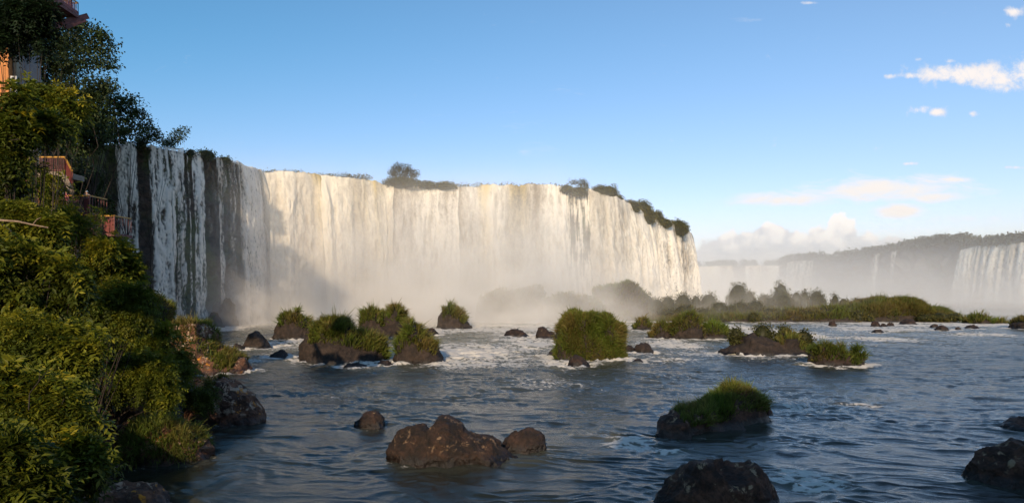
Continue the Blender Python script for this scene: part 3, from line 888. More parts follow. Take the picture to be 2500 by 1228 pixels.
VEILS = 'separate veils of water on the shaded cliff'
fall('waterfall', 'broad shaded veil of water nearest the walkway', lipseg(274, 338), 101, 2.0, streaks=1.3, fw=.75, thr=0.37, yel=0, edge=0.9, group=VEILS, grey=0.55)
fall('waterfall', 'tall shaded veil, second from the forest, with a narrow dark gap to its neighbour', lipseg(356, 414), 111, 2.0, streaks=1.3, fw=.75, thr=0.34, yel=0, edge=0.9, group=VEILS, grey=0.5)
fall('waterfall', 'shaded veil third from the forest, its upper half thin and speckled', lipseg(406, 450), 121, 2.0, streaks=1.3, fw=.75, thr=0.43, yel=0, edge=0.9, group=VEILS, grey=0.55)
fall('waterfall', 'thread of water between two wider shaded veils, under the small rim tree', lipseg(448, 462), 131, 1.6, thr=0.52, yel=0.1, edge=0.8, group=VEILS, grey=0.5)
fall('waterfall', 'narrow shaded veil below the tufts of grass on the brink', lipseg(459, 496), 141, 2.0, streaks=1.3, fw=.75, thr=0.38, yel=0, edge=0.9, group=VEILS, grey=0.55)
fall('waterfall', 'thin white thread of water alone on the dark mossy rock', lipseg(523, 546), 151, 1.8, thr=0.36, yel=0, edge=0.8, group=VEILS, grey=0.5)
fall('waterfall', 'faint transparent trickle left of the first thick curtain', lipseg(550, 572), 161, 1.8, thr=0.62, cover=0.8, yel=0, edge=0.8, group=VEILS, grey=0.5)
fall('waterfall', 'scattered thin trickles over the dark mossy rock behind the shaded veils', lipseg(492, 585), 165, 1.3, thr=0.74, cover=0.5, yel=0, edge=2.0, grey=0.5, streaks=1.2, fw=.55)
fall('waterfall', 'half shaded feathery curtain where the brink turns the corner', lipseg(568, 648), 171, 3.5, thr=0.12, yel=0.1, edge=2.2, grey=0.45)
fall('waterfall', 'thick cream curtain with a yellow brink, the sunlit corner of the falls', lipseg(626, 792), 181, 6.5, yel=0.85, edge=1.2, fold=1.8, grey=0.32, white=(0.87, 0.80, 0.67))
fall('waterfall', 'widest cream curtain pouring over a yellow brink left of the bushy islet', lipseg(766, 966), 191, 5.8, yel=1.0, edge=0.8, fold=1.9, grey=0.38, white=(0.87, 0.795, 0.65))
fall('waterfall', 'grey white curtain of fine threads below the bushy islet on the brink', lipseg(936, 1122), 201, 4.0, yel=0.15, edge=0.6, fold=1.5, grey=0.6, thr=0, streaks=1.5)
fall('waterfall', 'pale curtain between the bushy islet and the streaked dark rock', lipseg(1102, 1384), 211, 4.8, yel=0.7, edge=0.6, fold=1.8, grey=0.45, thr=0)
fall('waterfall', 'thin brown threads of water running down dark rock between two white curtains', lipseg(1374, 1452), 221, 2.6, yel=0.1, edge=0.6, fold=1.2, grey=0.7, thr=0.44, streaks=1.4, fw=.35)
fall('waterfall', 'bright smooth white curtain bending round the end of the brink', lipseg(1432, 1600), 231, 5.2, yel=0.1, edge=1.2, fold=1.4, grey=0.34, thr=0)
fall('waterfall', 'last white curtain under the shrubby point where the brink ends', lipseg(1580, 1690), 241, 4.0, yel=0.05, edge=1.0, fold=1.6, grey=0.5, thr=0.1)
# ----------------------------------------------------------------------------
# rocks and islets in the river (outlines surveyed from the photograph)
# ----------------------------------------------------------------------------
GR = 'grass topped rocks standing in the rapids'
grassy('grassy_rock', 'steep rock, shaggy grass cap with small horn, nearest the corner fall',
       [(674, 831), (677, 796), (688, 772), (692, 760), (712, 757), (722, 756), (726, 750), (730, 764), (750, 774), (759, 791), (763, 831)], 829, [(686, 760, .30)], 1.3, 1.0, GR, 11, hue=.35, dr=.8)
grassy('grassy_rock', 'widest of the mid river rocks, its long grass mane sloping down to the right',
       [(736, 887), (739, 850), (747, 818), (761, 804), (785, 790), (790, 775), (815, 776), (849, 787), (860, 802), (892, 808), (928, 819), (941, 842), (940, 887)], 886, [(762, 846, .33), (800, 940, .24), (780, 850, .4)], 1.15, 1.15, GR, 12, hue=.42, dr=.55)
grassy('grassy_rock', 'twin humped rock with two tufted grass heads behind the widest grassy rock',
       [(880, 826), (881, 788), (885, 765), (908, 751), (926, 757), (932, 774), (941, 757), (963, 744), (978, 750), (988, 770), (994, 796), (1001, 826)], 824, [(881, 930, .30), (934, 996, .26)], 1.3, 1.1, GR, 13, hue=.35, dr=.6)
grassy('grassy_rock', 'round based rock with a bright green grass bib and small grassy knob on its crown',
       [(959, 890), (967, 860), (970, 822), (987, 809), (996, 785), (1010, 780), (1022, 790), (1028, 807), (1051, 822), (1069, 850), (1079, 890)], 888, [(968, 1036, .20), (995, 1066, .28)], 1.05, 1.15, GR, 14, hue=.30, dr=.7, bright=1.05)
grassy('grassy_rock', 'pointed triangular rock with windswept grass on its peak before the fine threaded white curtain',
       [(1066, 803), (1071, 775), (1084, 754), (1099, 742), (1116, 750), (1127, 766), (1137, 781), (1157, 803)], 803, [(1082, 1136, .27)], 1.4, 1.0, GR, 15, hue=.3, dr=.7, wind=(.35, 0))
grassy('grassy_rock', 'big heart shaped mound wholly covered in long grass amid the rapids',
       [(1350, 886), (1355, 852), (1361, 808), (1373, 775), (1394, 761), (1419, 757), (1443, 761), (1459, 779), (1475, 764), (1490, 765), (1502, 786), (1522, 796), (1533, 822), (1535, 852), (1524, 884)], 882, [(1366, 1452, .18), (1364, 1500, .06), (1456, 1540, .07), (1380, 1536, .03)], .9, 1.5, GR, 16, hue=.38, dr=.8, bright=1.0, e=1.0)
grassy('grassy_rock', 'small dark tuft of grass by itself just behind the heart shaped mound', lump(1502, 1547, 755, 784, .45), 784, [(1506, 1543, .12)], 1.3, 1.0, GR, 17, hue=.25, bright=.8)
grassy('grassy_rock', 'little green cone of grass on a flat rock right of the heart shaped mound', lump(1543, 1592, 771, 806, .55), 806, [(1547, 1590, .16)], 1.3, 1.0, GR, 18, hue=.3)
grassy('grassy_rock', 'low rounded grassy hump, left of three that stand in a row', lump(1580, 1642, 780, 828, .6), 827, [(1586, 1640, .2)], 1.1, 1.1, GR, 19, hue=.45, bright=.85)
grassy('grassy_rock', 'tallest of three grassy humps in a row, with a brown peak', [(1634, 829), (1640, 797), (1650, 780), (1668, 768), (1684, 757), (1700, 763), (1708, 781), (1713, 802), (1718, 829)], 829, [(1638, 1714, .2)], 1.1, 1.1, GR, 20, hue=.55, bright=.8)
grassy('grassy_rock', 'flat topped leafy green hump, right of three that stand in a row', [(1704, 828), (1709, 797), (1722, 785), (1745, 786), (1769, 791), (1779, 806), (1778, 828)], 828, [(1708, 1776, .14)], 1.1, 1.2, GR, 21, hue=.12)
mo10, t10 = grassy('rocky_islet', 'broken islet of angular brown rocks with leafy shrubs growing out of it',
       [(1756, 869), (1765, 854), (1785, 846), (1810, 838), (1825, 816), (1838, 822), (1885, 832), (1903, 820), (1913, 806), (1928, 808), (1947, 836), (1975, 842), (1992, 869)], 868, [(1890, 1936, .42), (1935, 1988, .3)], 1.0, .6, None, 22, dr=.4, facets=34, facet_k=.85, rough=.12, cat='islet', rockmat='rock_mid')
for k, (a, b, c, dy, lab, yl) in enumerate([(1773, 1820, 791, 3.4, 'round dark green shrub at the left end of the broken islet', .2), (1831, 1893, 785, 3.0, 'tallest leafy shrub in the middle of the broken islet', .25),
        (1893, 1934, 787, 6.0, 'dark wiry shrub on the crest of the broken islet', .1), (1934, 1990, 800, 2.6, 'bright green rounded shrub at the right end of the broken islet', .45)]):
    shrub_dome('shrub', lab, a, b, c, 118 + dy, 1.0, 'shrubs on the broken islet', 300 + k, 0.42, 'leaf_far', (.5, 1.1), yl)
grassy('grassy_rock', 'grass covered islet, two heads with a dark notch between them, beside the broken islet',
       [(1977, 895), (1981, 850), (1996, 838), (2037, 836), (2055, 848), (2067, 866), (2080, 852), (2095, 840), (2112, 852), (2116, 878), (2104, 895)], 894, [(1980, 2058, .18), (2066, 2116, .12)], 1.15, 1.3, GR, 23, hue=.22, bright=.85, droop=.9, dr=.5, rockmat='rock')
grassy('grassy_rock', 'dark boulder in the open river topped by vivid green long grass, nearest grassy rock',
       [(1600, 1075), (1612, 1033), (1630, 1012), (1648, 1000), (1684, 985), (1732, 968), (1764, 960), (1772, 942), (1790, 932), (1823, 936), (1842, 948), (1856, 972), (1871, 978), (1874, 1010)], 1052, [(1652, 1772, .27), (1765, 1856, .26), (1700, 1850, .2)], .75, 1.0, GR, 24, hue=.2, bright=1.15, dr=.55, shear=.75, rockmat='rock_shade', droop=.6)
grassy('grassy_rock', 'low wide tuft of grass out in the white water left of a smaller one', lump(2354, 2421, 764, 791, .5, 3), 791, [(2358, 2418, .12)], 1.6, 1.0, GR, 25, hue=.35, bright=.85)
grassy('grassy_rock', 'smallest tuft of grass standing in the white line of rapids', lump(2424, 2455, 774, 790, .45), 790, [(2426, 2452, .12)], 1.4, 1.0, GR, 26, hue=.45)
grassy('grassy_rock', 'grassy dark hummock cut by the picture edge near the far rapids', [(2472, 805), (2484, 785), (2497, 773), (2520, 768), (2560, 775), (2580, 805)], 805, [(2486, 2575, .2)], 1.3, 1.0, GR, 27, hue=.3, bright=.8)

BR = 'bare dark boulders in the river'
boulder('boulder', 'largest bare boulder in the near river, brown with pale lichen patches', [(943, 1140), (947, 1108), (956, 1080), (972, 1058), (1003, 1035), (1032, 1032), (1050, 1050), (1068, 1026), (1092, 1013), (1116, 1021), (1137, 1046), (1172, 1060), (1202, 1068), (1222, 1088), (1244, 1108), (1264, 1140)], 1138, 'rock_big', BR, 31, nu=170, nv=100, dr=.5, facets=44, rough=.09, facet_k=.55, e=.75)
boulder('boulder', 'low dark boulder touching the right end of the largest lichen boulder', [(1222, 1112), (1238, 1072), (1250, 1055), (1268, 1052), (1290, 1045), (1310, 1048), (1328, 1064), (1337, 1112)], 1106, 'rock', BR, 32, nu=90, nv=60, dr=.7)
boulder('boulder', 'small wet hump breaking the water upstream of the largest lichen boulder', [(864, 1052), (869, 1030), (884, 1014), (901, 1003), (918, 1003), (935, 1020), (942, 1052)], 1048, 'rock', BR, 33, nu=80, nv=50, dr=.8)
boulder('boulder', 'black brown boulder with a flat crest cut by the bottom edge of the picture', [(1594, 1256), (1606, 1215), (1626, 1188), (1655, 1160), (1698, 1130), (1732, 1125), (1780, 1131), (1818, 1125), (1838, 1133), (1866, 1161), (1890, 1190), (1899, 1256)], 1256, 'rock_shade', BR, 34, nu=150, nv=90, dr=.6, facets=36, facet_k=.75, rough=.10)
boulder('boulder', 'sloping dark boulder cut by the picture edge beside open water', [(2362, 1195), (2372, 1146), (2385, 1132), (2404, 1113), (2452, 1084), (2495, 1074), (2560, 1090), (2650, 1195)], 1192, 'rock_shade', BR, 35, nu=130, nv=80, dr=.5, facets=30)
boulder('boulder', 'flat dark slab at the picture edge upstream of the sloping boulder', [(2438, 1058), (2460, 1036), (2500, 1019), (2560, 1020), (2610, 1058)], 1058, 'rock_shade', BR, 36, nu=80, nv=50, dr=.6)
boulder('boulder', 'pointed dark rock before the corner fall, close to the bank', [(591, 853), (600, 834), (612, 817), (623, 808), (637, 817), (650, 832), (662, 853)], 852, 'rock_mid', BR, 37, dr=.8)
boulder('boulder', 'low rock leaning on the pointed rock on its bank side', [(565, 856), (575, 837), (592, 845), (600, 856)], 855, 'rock_mid', BR, 38)
boulder('boulder', 'small dark rock awash between the bank and the widest grassy rock', [(656, 875), (666, 863), (676, 858), (690, 856), (701, 865), (706, 875)], 874, 'rock_mid', BR, 39)
boulder('boulder', 'flat rock awash at the foot of the widest grassy rock', [(831, 899), (850, 888), (872, 886), (890, 890), (904, 899)], 899, 'rock_mid', BR, 40, dr=.5)
boulder('boulder', 'thin dark ledge awash left of the rock with the bright green bib', lump(918, 962, 880, 893, .4), 893, 'rock', BR, 41)
boulder('boulder', 'pair of wet stones right behind the rock with the grass knob', lump(1036, 1073, 801, 820, .4), 819, 'rock', BR, 42)
boulder('boulder', 'dark stone alone in the foam left of the heart shaped mound', lump(1229, 1291, 803, 823, .45), 822, 'rock', BR, 43)
boulder('boulder', 'broken dark rock touching the back of the heart shaped mound', lump(1306, 1362, 798, 827, .3), 826, 'rock', BR, 44)
boulder('boulder', 'sharp edged slab sticking out from the left foot of the heart shaped mound', [(1331, 873), (1345, 862), (1362, 842), (1385, 832), (1405, 850), (1410, 873)], 873, 'rock_mid', BR, 45)
boulder('boulder', 'black wet rock splashed by foam in front of the heart shaped mound', [(1384, 893), (1392, 874), (1405, 865), (1420, 872), (1432, 880), (1440, 893)], 894, 'rock', BR, 46)
boulder('boulder', 'flat brown stone beside the larger round one right of the heart shaped mound', lump(1510, 1556, 843, 862, .5), 861, 'rock_mid', BR, 47)
boulder('boulder', 'round brown boulder right of the heart shaped mound', lump(1545, 1594, 836, 863, .5), 863, 'rock_mid', BR, 48)
boulder('boulder', 'tiny stone in calm water before the round brown boulder', lump(1540, 1572, 876, 887, .5), 886, 'rock', BR, 49)
boulder('boulder', 'small dark stones awash before the three grassy humps', lump(1582, 1620, 811, 826, .5), 826, 'rock_mid', BR, 50)
for k, (a, b, c, d, lab) in enumerate([(2022, 2044, 782, 798, 'small peaked stone before the low island, left of the far rapids'), (2127, 2150, 784, 798, 'jagged stone in the far rapids under the yellow grass hump'), (2150, 2165, 789, 798, 'little stone beside the jagged one in the far rapids'),
        (2165, 2184, 788, 797, 'low stone two along from the jagged one in the far rapids'), (2197, 2238, 780, 793, 'long broken ledge at the water edge of the low island'), (2272, 2291, 792, 800, 'dark stone below the right end of the low island'),
        (2285, 2318, 796, 807, 'scattered wet stones farthest out from the right end of the low island'), (2333, 2346, 798, 805, 'tiniest dark stone in the open water before the grass tufts'), (2358, 2390, 793, 803, 'ragged stone in front of the low wide tuft of grass'), (2128, 2158, 804, 813, 'flat wet stone streaming with white water before the low island')]):
    boulder('boulder', lab, lump(a, b, c, d, .45, k), d, 'rock', BR, 60 + k, nu=30, nv=20, facets=10, rough=.2)
SP = 'rocks lashed by spray at the foot of the falls'
boulder('boulder', 'rounded grey rock lowest at the foot of the shaded veils', [(507, 800), (511, 775), (518, 762), (530, 764), (540, 785), (549, 800)], 800, 'rock_mid', SP, 71, dr=.7)
boulder('boulder', 'split black pillar of rock in the splash between the veils and the corner fall', [(519, 797), (523, 750), (530, 735), (545, 742), (552, 727), (562, 730), (569, 745), (571, 765), (577, 780), (579, 797)], 797, 'rock', SP, 72, dr=.6, facets=30)
boulder('boulder', 'dark stump of rock half hidden by the burst of spray', [(588, 792), (590, 745), (598, 733), (607, 745), (611, 792)], 792, 'rock', SP, 73, dr=.7)
boulder('boulder', 'triangular rock peeping out at the base of the fine threaded curtain', [(1044, 776), (1049, 710), (1056, 697), (1064, 708), (1080, 730), (1092, 776)], 777, 'rock_mid', SP, 74, dr=.5)

HZ = 'hazy rock humps before the foot of the falls'
def hazy(label, outline, ybase, seed, **kw):
    grassy('hazy_rock', label, outline, ybase, [(outline[0][0] + 6, outline[-1][0] - 6, .15)], 1.3, .8, HZ, seed, hue=.3, bright=.8, rockmat='rock_mid', **kw)
hazy('long flat topped rock faint in the spray, square at its right end', [(1166, 783), (1168, 731), (1173, 723), (1199, 712), (1216, 709), (1248, 710), (1277, 704), (1306, 702), (1321, 705), (1327, 717), (1326, 735), (1335, 783)], 785, 81, dr=.45)
hazy('low sloping hump faint in the spray behind the heart shaped mound', [(1328, 783), (1334, 733), (1345, 726), (1362, 715), (1384, 711), (1409, 723), (1431, 721), (1448, 727), (1470, 742), (1480, 783)], 786, 82, dr=.4)
hazy('highest hazy hump with a rounded peak before the bending white curtain', [(1446, 783), (1450, 714), (1460, 701), (1492, 693), (1516, 688), (1531, 683), (1546, 689), (1565, 704), (1577, 720), (1584, 783)], 783, 83, dr=.5)

# the low island and its shrubs
grassy('low_island', 'long low island of grass and scrub with a yellow grass hump toward its right end',
       [(1520, 790), (1560, 774), (1640, 766), (1760, 760), (1850, 756), (1950, 752), (2040, 749), (2085, 738), (2110, 733), (2150, 729), (2200, 730), (2225, 737), (2245, 749), (2290, 753), (2330, 771), (2348, 790)], 787, [(1530, 1760, .1), (1760, 2120, .1), (2060, 2240, .12), (2100, 2235, .3), (2200, 2344, .1)], 1.35, 2.4, None, 90, cat='island', hue=.5, dr=.26, nu=160, facets=40, facet_k=.3, bright=.8)
SH = 'domed shrubs of the low island'
SHRUBS = [
 (1548, 1600, 712, 246, 'tall domed shrub at the hazy left end of the low island'), (1588, 1622, 727, 243, 'small dome tucked right of the tall hazy dome at the left end'), (1612, 1650, 721, 246, 'hazy dome, third from the left end of the island'),
 (1646, 1690, 713, 252, 'broad hazy dome left of a small round one in the back row'), (1686, 1712, 718, 252, 'small round dome between two broad hazy ones in the back row'), (1708, 1752, 712, 252, 'broad hazy dome just left of the great double dome'),
 (1777, 1826, 687, 258, 'great tall dome of the back row, highest at the left half of the island'), (1815, 1846, 707, 257, 'shoulder dome leaning on the right of the great tall dome'), (1848, 1880, 716, 262, 'pale low dome in the gap behind the island'),
 (1889, 1925, 683, 258, 'topmost dome of the stacked clump in mid island'), (1880, 1931, 704, 254, 'wide middle dome of the stacked clump in mid island'), (1870, 1896, 722, 248, 'small dome at the left foot of the stacked clump'), (1892, 1933, 714, 246, 'dark front dome of the stacked clump in mid island'),
 (1929, 1959, 708, 252, 'round dome right of the stacked clump'), (1953, 1977, 706, 253, 'narrow dome in the group of three right of the stacked clump'), (1974, 2012, 704, 252, 'square shouldered dome, last of the group right of the stacked clump'),
 (2029, 2048, 714, 250, 'lollipop shaped little dome standing alone on the island skyline'), (2046, 2074, 725, 249, 'pale yellow green dome beside the lollipop shaped one'), (2072, 2120, 726, 247, 'dark spreading shrub left of the yellow grass hump'),
 (1736, 1777, 735, 238, 'dark front shrub below the great tall dome, left of two'), (1774, 1800, 745, 236, 'small paler shrub squeezed between two dark front shrubs'), (1786, 1828, 735, 239, 'dark front shrub below the great tall dome, right of two'),
 (1824, 1864, 730, 237, 'blackish leaning shrub with a bare brown side'), (1826, 1855, 763, 224, 'yellow brown tuft at the water edge under the blackish shrub'), (1903, 1932, 755, 231, 'grey green tuft at the water edge under the stacked clump'),
 (1931, 1963, 766, 229, 'low grassy tuft second along the shore from the stacked clump'), (1963, 1994, 761, 230, 'dark green tuft in the middle of the island shore'), (1990, 2020, 765, 229, 'lower tuft touching the dark green one in the middle of the shore'),
 (2079, 2113, 760, 226, 'rounded yellow green tuft standing forward in the water'), (2113, 2132, 769, 225, 'narrow dark tuft next to the rounded yellow green one'), (2156, 2183, 767, 227, 'single round tuft on the shore below the yellow grass hump'),
 (2180, 2226, 749, 231, 'dark bush in the fold below the right end of the yellow grass hump'), (2237, 2275, 767, 225, 'olive shore bush near the right tip of the island, left of three'), (2272, 2322, 764, 225, 'largest olive shore bush near the right tip of the island'), (2310, 2347, 766, 226, 'brown green bush at the very right tip of the island'),
 (1645, 1700, 745, 237, 'pale brown scrub below the broad hazy domes'), (1700, 1740, 752, 235, 'olive scrub behind the three grassy humps'), (1600, 1650, 752, 236, 'hazy brown scrub behind the left grassy hump'), (1860, 1905, 752, 232, 'brown scrub on the slope between two shore tufts'), (2020, 2080, 752, 231, 'wide grey green scrub in the middle of the island slope')]
for k, (a, b, c, Y, lab) in enumerate(SHRUBS):
    m_ = (b - a) * .10; a, b, c = a - m_, b + m_, c - 3
    front = Y < 233
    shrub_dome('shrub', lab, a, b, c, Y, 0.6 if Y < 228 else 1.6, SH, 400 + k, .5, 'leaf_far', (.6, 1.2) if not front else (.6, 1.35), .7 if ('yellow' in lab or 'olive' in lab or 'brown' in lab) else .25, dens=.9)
# ----------------------------------------------------------------------------
# the near bank: ground, ledges, forest, bushes
# ----------------------------------------------------------------------------
SHORE_Y = np.array([-60, 0, 13, 25, 37, 49, 61, 80, 95, 112, 130, 150, 165, 185, 200])
SHORE_X = np.array([0, -4, -7.0, -14.5, -24.0, -28.5, -30.0, -38, -50, -62, -76, -91, -101, -108, -113])
def shore(Y): return np.interp(Y, SHORE_Y, SHORE_X)
def ground(X, Y):
    d = shore(Y) - X + 1.5 * n2(np.asarray(X) / 9.0, np.asarray(Y) / 9.0, 5)
    s = np.interp(Y, [0, 30, 60, 100, 150], [.62, .62, .70, .82, 1.0])
    z = np.where(d > 0, s * d, d * 1.2)
    top = 51 + np.maximum(z - 51, 0) * 0.25
    # unseen rise added beyond the left edge so the first veils lie in shade
    top = top + 42 * sst(-97, -108, X) * sst(35, 65, Y) * sst(140, 112, Y)
    return np.maximum(np.where(z > 51, top, z), -2.5)
def gz(X, Y): return float(ground(np.array([X]), np.array([Y]))[0])

def make_bank_mat():
    m, t = new_mat('mossy_bank')
    p = t.pos(); a = t.noise(p, .4, 8.0, .65); b = t.noise(p, 2.2, 6.0, .7)
    c = t.mix(t.mr(a, .45, .6), C(.02, .012, .008), C(.028, .034, .008))
    c = t.mix(t.mr(b, .35, .65), t.mix(1.0, c, C(.4, .4, .4), 'MULTIPLY'), c)
    t.out(t.bsdf(c, .9, t.bump(t.m('ADD', a, b), 1.0, .5)))
    return m
M['bank'] = make_bank_mat()
def build_bank():
    ys = np.linspace(-30, 190, 150); k = np.linspace(0, 1, 110) ** 1.3
    Y = np.broadcast_to(ys[:, None], (150, 110)); X = shore(Y) + 4 - k[None] * 175
    Z = ground(X, Y) + 0.5 * fbm2(X / 4, Y / 4, 8, 4) * (k[None] > .01)
    V = np.stack([X, Y, Z], -1).reshape(-1, 3)
    o = link('river_bank', mesh_np('river_bank', V, grid_faces(150, 110), M['bank'], True))
    tag(o, 'steep dark forest bank', 'ground', kind='structure')
    # unseen mound behind the viewpoint, added and shaped to shade the near river
    gx = np.linspace(-170, 420, 150); gy = np.linspace(-260, -34, 70)
    GX, GY = np.meshgrid(gx, gy, indexing='ij')
    h = 58 * sst(-34, -80, GY) * sst(-30, -12, GX + 0.14 * (GY + 34)) * (1 - 0.25 * sst(120, 300, GX))
    h = h + (7.0 * fbm2(GX / 14, GY / 14, 3, 4) + 3.0 * np.abs(n2(GX / 5, GY / 5, 9))) * sst(2, 20, h) - 2
    V = np.stack([GX, GY, h], -1).reshape(-1, 3)
    o = link('shade_hill', mesh_np('shade_hill', V, grid_faces(150, 70), M['soil'], True))
    tag(o, 'unseen mound added behind the viewpoint to shade the near river', 'shade_hill', kind='structure')
build_bank()

LD = 'rock ledges along the near bank'
grassy('rock_ledge', 'brown ledge with orange and pale lichen jutting into the river', [(440, 1030), (452, 1000), (478, 962), (511, 933), (537, 916), (562, 930), (588, 951), (619, 973), (639, 999), (648, 1042)], 1040, [(466, 540, .3)], .5, 1.2, LD, 201, cat='ledge', rockmat='rock_bank', nu=110, nv=70, dr=.55, hue=.2, facets=30, facet_k=.7)
grassy('rock_ledge', 'low ledge whose front is curtained by hanging yellow green grass', [(235, 1136), (250, 1075), (272, 1052), (300, 1034), (340, 1022), (400, 1012), (440, 1027), (475, 1044), (500, 1064), (511, 1095), (514, 1136)], 1136, [(318, 498, .10), (335, 480, .05)], .75, .75, LD, 202, cat='ledge', rockmat='rock_bank', nu=110, nv=70, dr=.55, hue=.25, droop=1.4)
grassy('rock_ledge', 'tall slanting ledge streaked with grass between the bushes and the rapids', [(385, 912), (398, 805), (420, 785), (450, 777), (491, 783), (506, 795), (512, 821), (540, 847), (573, 862), (598, 887), (613, 912)], 914, [(424, 503, .36), (505, 585, .35), (545, 584, .12)], .9, .8, LD, 203, cat='ledge', rockmat='rock_bank', nu=110, nv=70, dr=.6, hue=.35, facets=30, facet_k=.7)
grassy('rock_ledge', 'farthest ledge, grey with a thin fringe of grass, below the second veil', [(300, 850), (318, 702), (353, 708), (389, 722), (409, 735), (417, 755), (428, 850)], 850, [(325, 424, .3)], .9, 1.5, LD, 204, cat='ledge', rockmat='rock_mid', dr=.6)
boulder('boulder', 'reddish brown rock under the leaves at the bottom edge of the picture', [(165, 1256), (190, 1212), (215, 1196), (280, 1184), (330, 1186), (370, 1192), (400, 1216), (420, 1256)], 1256, 'rock_bank', None, 205, nu=90, nv=60, dr=.6)
boulder('boulder', 'brown rock face showing between the bushes above the grass curtained ledge', [(240, 1090), (262, 985), (290, 960), (330, 955), (372, 985), (395, 1090)], 1112, 'rock_bank', None, 206, nu=80, nv=50, dr=.5)

# --- forest on the gorge side -------------------------------------------------
FT = 'forest trees on the gorge side'
def ftree(label, crowns, Y, seed, leaf=.62, dens=1.0, **kw):
    c = np.mean([P(q[0], q[1], Y) for q in crowns], 0)
    x = c[0]; z = gz(x, Y)
    low = min(P(q[0], q[1] + q[3], Y)[2] for q in crowns)
    z = min(z, low + 1.0)
    limb_tree('forest_tree', label, crowns, (x, Y, z), Y, 'leaf_tree', leaf, dens, seed, FT, **kw)
ftree('umbrella crowned forest tree leaning out highest against the sky', [(205, 90, 48, 44), (250, 110, 36, 34), (262, 150, 26, 24), (225, 145, 34, 26), (185, 70, 30, 20)], 150, 501, .7, .75, light=(.5, 1.3))
ftree('vine hung tree below the umbrella crowned one', [(215, 215, 52, 40), (232, 275, 44, 52), (262, 205, 26, 22), (200, 300, 40, 46)], 146, 502, .7, 1.0, hang=.6)
ftree('round tree on the rim right of the vine hung tree', [(315, 262, 36, 34), (340, 295, 24, 26), (296, 310, 32, 36), (288, 250, 22, 24)], 172, 503, .75, .9)
ftree('small dark tree on the rim between the round tree and the brink', [(368, 322, 20, 15), (350, 335, 22, 16), (385, 338, 14, 13)], 184, 504, .6, 1.0, trunk_r=.2)
ftree('last small tree on the rim, standing clear above the second veil', [(437, 330, 17, 13), (424, 345, 17, 13), (408, 352, 12, 10), (450, 318, 10, 6)], 194, 505, .55, 1.0, trunk_r=.18)
ftree('dark tree under the viewing deck at the top corner', [(95, 60, 60, 46), (150, 80, 44, 40), (40, 30, 44, 40), (60, 105, 50, 36)], 105, 506, .55, 1.0, light=(.35, 1.0))
ftree('grey green twiggy tree below the dark corner tree', [(65, 150, 42, 34), (110, 165, 46, 40), (150, 150, 36, 36)], 100, 507, .5, .9, light=(.4, 1.1), yellow=.5)
ftree('tall tree in the shadow between the deck and the umbrella crown', [(170, 140, 40, 50), (150, 215, 40, 50), (120, 240, 40, 40)], 125, 508, .6, 1.0, light=(.4, 1.0))
ftree('low spreading tree over the cliff edge above the stair', [(150, 330, 50, 40), (205, 345, 44, 36), (235, 330, 36, 36), (110, 350, 36, 30)], 138, 509, .65, 1.0, hang=.4)
ftree('dense tree at the back filling the slope behind the round tree', [(255, 320, 36, 34), (290, 330, 34, 24), (240, 250, 36, 50)], 165, 510, .7, 1.0)
ftree('creeper covered tree hanging down the brown cliff beside the first veil', [(215, 480, 34, 52), (250, 520, 26, 58), (190, 420, 28, 44), (235, 440, 22, 26)], 158, 511, .6, .8, hang=1.0, light=(.45, 1.1))
ftree('dark tree behind the stair landing', [(170, 410, 34, 34), (120, 450, 40, 34), (60, 420, 50, 50)], 96, 512, .5, 1.0, light=(.3, .8))
ftree('shaded tree filling the slope behind the lower balconies', [(190, 545, 46, 34), (235, 570, 34, 34), (140, 520, 40, 34)], 90, 513, .5, 1.0, light=(.35, .9))
ftree('dark tree at the picture edge behind the orange tower', [(20, 120, 50, 60), (50, 240, 50, 60), (10, 320, 40, 50)], 95, 514, .5, 1.0, light=(.3, .9))

# rim tufts
for k, (a, b, c, lab) in enumerate([(452, 478, 362, 'grass tuft on the brink left of the narrow veil'), (476, 528, 363, 'wider shrub on the brink right of the narrow veil'), (530, 568, 381, 'dark tuft on the brink above the faint trickle'), (330, 360, 342, 'low leafage on the brink between the first two veils')]):
    c0 = lip_at(np.array([(a + b) / 2]))[0]
    shrub_dome('rim_shrub', lab, a, b, c, c0[1] + .5, c0[2] - 1.6, 'shrubs along the brink of the shaded cliff', 520 + k, .5, 'leaf_tree', (.6, 1.3), .3)

